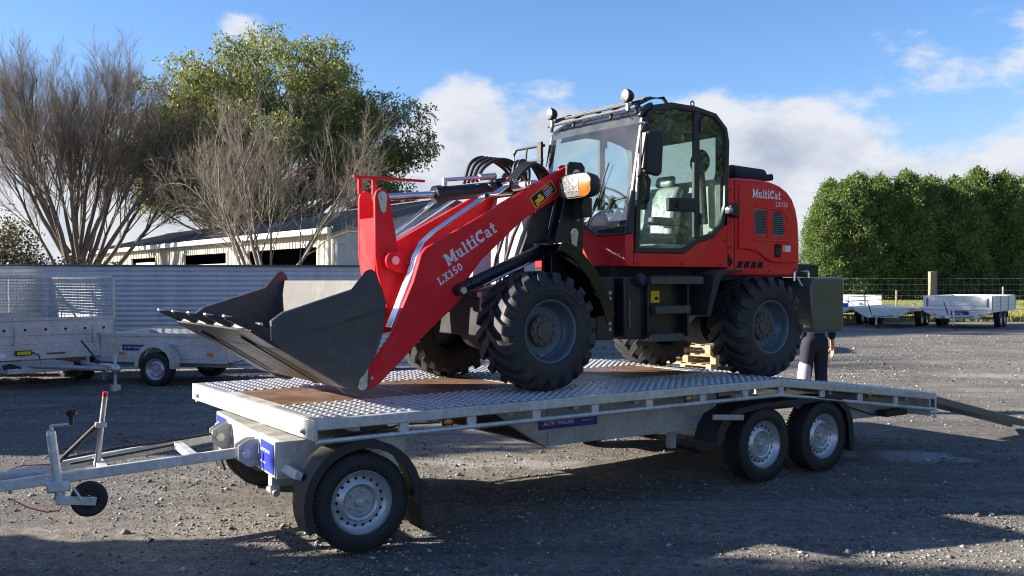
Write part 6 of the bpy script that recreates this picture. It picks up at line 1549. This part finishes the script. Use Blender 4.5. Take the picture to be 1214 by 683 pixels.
def far_trailer(kind, loc, head, label):
    # local: x across the front (0..Wd), y backwards, z up; front faces local -y
    T = thing({'tray': 'dropside_trailer', 'flat': 'flatbed_trailer', 'rail': 'tray_trailer'}[kind], label, 'trailer', loc, head)
    B = lambda m, n, mt, p=None, **k: m.build(n, mt, p or T, **k)
    Wd, Ln = (2.3 if kind == 'tray' else 2.0), 4.2
    fd = .70
    B(MB().box(0, Wd, 0, Ln, fd-.10, fd), 'deck', galv if kind != 'tray' else white_m, bevel=.006)
    if kind == 'tray':
        f = B(MB().box(-.02, Wd+.02, -.04, .0, fd-.02, 1.20), 'front_board', white_m, bevel=.008)
        B(MB().box(.18, Wd-.18, -.06, -.041, fd+.14, fd+.38), 'pressed_panel', white_m, f, bevel=.015)
        for x in (-.02, Wd-.02):
            sb = B(MB().box(x, x+.04, .005, Ln, fd-.02, 1.20), 'side_board', white_m, bevel=.006)
            for z in (fd+.13, fd+.27): B(MB().box(x-.004, x+.044, .02, Ln-.02, z-.008, z+.008), 'board_joint', galv_old, sb)
        B(MB().box(0, Wd, Ln-.02, Ln+.02, fd-.02, 1.20), 'tail_board', white_m, bevel=.006)
        for x in (.10, Wd-.14): B(MB().box(x, x+.04, -.066, -.041, fd+.10, fd+.42), 'corner_latch', capping_m)
        for x in (-.03, Wd-.01):
            for y in (.03, 1.4, 2.8, Ln-.06): B(MB().box(x, x+.05, y, y+.05, fd-.05, 1.19), 'board_post', galv_old)
        for x in (.30, Wd-.42): B(MB().box(x, x+.12, -.07, -.061, fd-.22, fd-.17), 'front_marker', orange_m)
        B(MB().box(.95, 1.55, -.075, -.062, fd-.26, fd-.06), 'maker_sign', blue_m)
        sans('maker_lettering', 'ACTIV', .12, letw_m, T, side_matrix(1.03, -.078, fd-.2))
    else:
        B(MB().box(0, Wd, -.04, 0, fd-.12, fd+.03), 'front_board', galv, bevel=.006)
        for x in (0, Wd-.05): B(MB().box(x, x+.05, 0, Ln, fd-.04, fd+.04), 'side_rail', galv)
        if kind == 'rail':
            for x in (0, Wd-.03):
                for z in (.95, 1.12): B(MB().tube([(x, 0, z), (x, Ln, z)], .022, 6), 'guard_rail', galv)
                for y in (.02, Ln/2, Ln-.02): B(MB().tube([(x, y, fd), (x, y, 1.12)], .022, 6), 'guard_post', galv)
            B(MB().box(0, Wd, Ln-.03, Ln, fd, 1.15), 'headboard', galv); B(MB().box(.03, Wd-.03, .0, .02, fd+.02, fd+.18), 'blue_board', blue2_m)
    # chassis skirt sloping in to the drawbar, mudguards, tandem wheels
    B(MB().prism([(.0, fd-.10), (Wd, fd-.10), (Wd-.45, fd-.34), (.45, fd-.34)], -.03, .02), 'headstock', galv, bevel=.005)
    for x in (.55, Wd-.61): B(MB().box(x, x+.06, 0, Ln, fd-.26, fd-.10), 'chassis_rail', galv_old)
    for x in (0, Wd-.22): B(MB().prism([(1.35, .36), (1.42, .56), (1.6, .62), (2.75, .62), (2.93, .56), (3.0, .36), (2.96, .36), (2.9, .53), (2.72, .585), (1.63, .585), (1.46, .53), (1.39, .36)], x, x+.22, 'x'), 'mudguard', plast_m)
    for x, nr in ((.12, True), (Wd-.12, False)):
        for y in (1.80, 2.52): small_wheel_copy(T, (x, y, .325), R(-90), nr, 1.0)
    for y in (1.80, 2.52): B(MB().box(.2, Wd-.2, y-.03, y+.03, .29, .35), 'axle_beam', galv_old)
    for x in (.6, Wd-.6): B(MB().tube([(x, 0, fd-.24), (Wd/2, -1.1, .46)], .045, 8), 'drawbar', galv)
    B(MB().box(Wd/2-.06, Wd/2+.06, -1.45, -1.0, .41, .52), 'coupling', galv, bevel=.01)
    B(MB().tube([(Wd/2+.12, -1.05, .14), (Wd/2+.12, -1.05, .70)], .028, 8), 'jockey_tube', galv)
    jw = B(MB().lathe([(.0, -.03), (.09, -.03), (.10, 0), (.09, .03), (0, .03)], (Wd/2+.18, -1.05, .10), 'x', 16), 'jockey_wheel', rubber_m)
    B(MB().tube([(Wd/2-.05, -1.05, .50), (Wd/2-.22, -1.0, 1.0)], .018, 8), 'handbrake_lever', plast_m)
hd_ = math.atan2(-.6, .8)
far_trailer('tray', (15.45, 35.6, 0), R(-38), 'white dropside tray trailer with tandem wheels parked in front of the wire fence')
far_trailer('flat', (13.15, 36.4, 0), R(-38), 'low galvanised flatbed trailer with jockey wheel beside the white dropside trailer')
far_trailer('rail', (11.6, 38.4, 0), R(-38), 'galvanised trailer with guard rails partly hidden behind the loader counterweight')

# ---------------------------------------------------------------- pallets
def pallets():
    proto = None; z = 0
    for k in range(6):
        if proto is None:
            T = thing('timber_pallet', '', 'pallet', (0, 0, 0), 0, 'stack of timber pallets beyond the trailer')
            for y in (-.5, 0, .42):
                MB().box(-.6, .6, y, y+.10, 0, .018).build('bottom_board', wood_m, T)
                for x in (-.6, -.07, .46): MB().box(x, x+.14, y, y+.10, .018, .10).build('block', wood_m, T, bevel=.003)
            for x in (-.6, -.07, .46): MB().box(x, x+.14, -.5, .52, .10, .12).build('stringer_board', wood_m, T)
            for y in (-.5, -.32, -.12, .09, .26, .42): MB().box(-.6, .6, y, y+.10, .12, .138).build('deck_board', wood_m, T, bevel=.002)
            proto = T; o = T
        else: o = copy_tree(proto)
        o.location = (3.02+.03*math.sin(k*2.2), 14.3+.04*math.cos(k*1.7), z); o.rotation_euler = (0, 0, R(38+3*math.sin(k*1.9)))
        o['label'] = ['bottom timber pallet of the stack beyond the trailer', 'second lowest timber pallet in the stack beyond the trailer', 'third timber pallet up in the stack beyond the trailer', 'fourth timber pallet up in the stack beyond the trailer', 'fifth timber pallet, second from the top of the stack', 'topmost timber pallet of the stack beyond the trailer'][k]
        z += .139
pallets()

# ---------------------------------------------------------------- person walking behind the loader
def person():
    T = thing('person', 'person in navy work clothes walking behind the loader counterweight, arm hanging', 'person', (4.06, 12.75, 0), R(15))
    def skin(name, pts, edges, radii, material, rootv, sub=2):
        me = bpy.data.meshes.new(name); me.from_pydata(pts, edges, []); o = bpy.data.objects.new(name, me); COL.objects.link(o); o.parent = T
        sm = o.modifiers.new('skin', 'SKIN'); sm.use_smooth_shade = True
        if not me.skin_vertices: 
            bm = bmesh.new(); bm.from_mesh(me); bm.verts.layers.skin.verify(); bm.to_mesh(me); bm.free()
        for i, r in enumerate(radii):
            sv = me.skin_vertices[0].data[i]; sv.radius = r if isinstance(r, tuple) else (r, r); sv.use_root = (i == rootv)
        ss = o.modifiers.new('sub', 'SUBSURF'); ss.levels = sub; ss.render_levels = sub
        me.materials.append(material); return o
    # x to the right of the picture, y away, z up; the person faces +y/right, stepping
    body_p = [(0, 0, .96), (0, 0, 1.12), (0, .01, 1.30), (0, .01, 1.44), (0, .02, 1.54), (0, .04, 1.63), (0, .05, 1.72),      # 0-6 spine, neck, head
              (.17, .01, 1.42), (.255, -.01, 1.14), (.312, .06, .92), (.325, .075, .86), (.333, .08, .80),                        # 7-11 right arm, wrist, palm
              (-.17, .01, 1.42), (-.23, .03, 1.14), (-.22, .10, .92), (-.22, .115, .86), (-.22, .12, .80),
              (.09, 0, .90), (.10, .02, .50), (.11, -.02, .09), (.12, .08, .04), (-.09, 0, .90), (-.11, .02, .50), (-.12, .10, .09), (-.13, .20, .04)]
    E_ = [(0, 1), (1, 2), (2, 3), (3, 4), (4, 5), (5, 6), (3, 7), (7, 8), (8, 9), (9, 10), (10, 11), (3, 12), (12, 13), (13, 14), (14, 15), (15, 16), (0, 17), (17, 18), (18, 19), (19, 20), (0, 21), (21, 22), (22, 23), (23, 24)]
    rad = [(.10, .075), (.095, .075), (.12, .085), (.11, .08), .055, (.075, .095), (.075, .09), .06, .044, .030, (.018, .036), (.014, .036), .06, .044, .030, (.018, .036), (.014, .036), .078, .052, .040, .04, .078, .052, .040, .04]
    body = skin('body', body_p, E_, rad, skin_m, 0)
    # fingers: five separate bent chains on each hand
    for sg, (px, py, pz) in ((1, (.333, .08, .80)), (-1, (-.22, .12, .80))):
        P_ = []; Ed = []; rr = []
        for k, ln in enumerate((.070, .080, .074, .058)):
            y = py-.030+k*.020; b = len(P_)
            P_ += [(px, y, pz+.02), (px, y, pz-ln*.45), (px-sg*.008, y+.004, pz-ln*.85), (px-sg*.022, y+.008, pz-ln*1.2)]; Ed += [(b, b+1), (b+1, b+2), (b+2, b+3)]; rr += [.0095, .009, .0085, .0075]
        b = len(P_); P_ += [(px, py+.030, pz+.045), (px-sg*.012, py+.055, pz+.015), (px-sg*.020, py+.062, pz-.02)]; Ed += [(b, b+1), (b+1, b+2)]; rr += [.011, .010, .0085]
        o = None
        for q in range(5):
            i0 = q*4; n_ = 4 if q < 4 else 3
            skin('finger', P_[i0:i0+n_], [(i, i+1) for i in range(n_-1)], rr[i0:i0+n_], skin_m, 0, 1).parent = body
    # face and hair
    m = MB(); m.ball((0, .045, 1.70), .098, 16, 12, (.80, .98, 1.16)); m.build('head', skin_m, body, off=(0, 0, 0), smooth=80)
    m = MB(); m.tube([(0, .135, 1.715), (0, .165, 1.685), (0, .15, 1.672)], [.012, .017, .010], 8)
    for sg in (-1, 1): m.ball((sg*.080, .035, 1.70), .028, 8, 6, (.35, .7, 1.1))
    m.tube([(-.022, .140, 1.645), (.022, .140, 1.645)], .006, 6); m.build('face', skin_m, body, off=(0, 0, 0), smooth=80)
    m = MB()
    for sg in (-1, 1): m.ball((sg*.032, .130, 1.715), .011, 8, 6)
    m.build('eyes', letw_m, body, off=(0, 0, 0), smooth=80)
    m = MB(); m.ball((0, .028, 1.735), .103, 16, 10, (.84, .98, 1.0)); m.build('hair', hair_m, T, off=(0, 0, 0), smooth=80)
    # clothing
    tp = [(0, 0, .98), (.10, 0, .88), (.112, .02, .50), (.118, -.02, .10), (-.10, 0, .88), (-.118, .02, .50), (-.125, .10, .10), (0, 0, 1.06)]
    skin('trousers', tp, [(7, 0), (0, 1), (1, 2), (2, 3), (0, 4), (4, 5), (5, 6)], [(.17, .135), .112, .088, .084, .112, .088, .084, (.165, .13)], navy_m, 0)
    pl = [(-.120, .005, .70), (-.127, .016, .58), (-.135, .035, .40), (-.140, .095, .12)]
    skin('sunlit_leg_overlay', pl, [(0, 1), (1, 2), (2, 3)], [.095, .100, .096, .088], pink_m, 0)  # pale cover on the left leg, sunlight on the trousers put into colour
    jk = [(0, 0, .88), (0, 0, 1.12), (0, .01, 1.32), (0, .012, 1.45), (0, .02, 1.53), (.175, .01, 1.43), (.258, -.01, 1.14), (.308, .055, .95), (-.175, .01, 1.43), (-.234, .03, 1.14), (-.222, .09, .95)]
    skin('jacket', jk, [(0, 1), (1, 2), (2, 3), (3, 4), (3, 5), (5, 6), (6, 7), (3, 8), (8, 9), (9, 10)], [(.17, .135), (.155, .125), (.17, .13), (.15, .115), .068, .078, .062, .052, .078, .062, .052], navy_m, 0)
    for x, y in ((.12, 0), (-.127, .12)):
        m = MB(); m.prism([(y-.10, 0), (y+.17, 0), (y+.18, .04), (y+.10, .09), (y-.0, .13), (y-.10, .13)], x-.045, x+.045, 'x'); m.build('boot', boot_m, T, off=(0, 0, 0), bevel=.02, seg=3)
person()
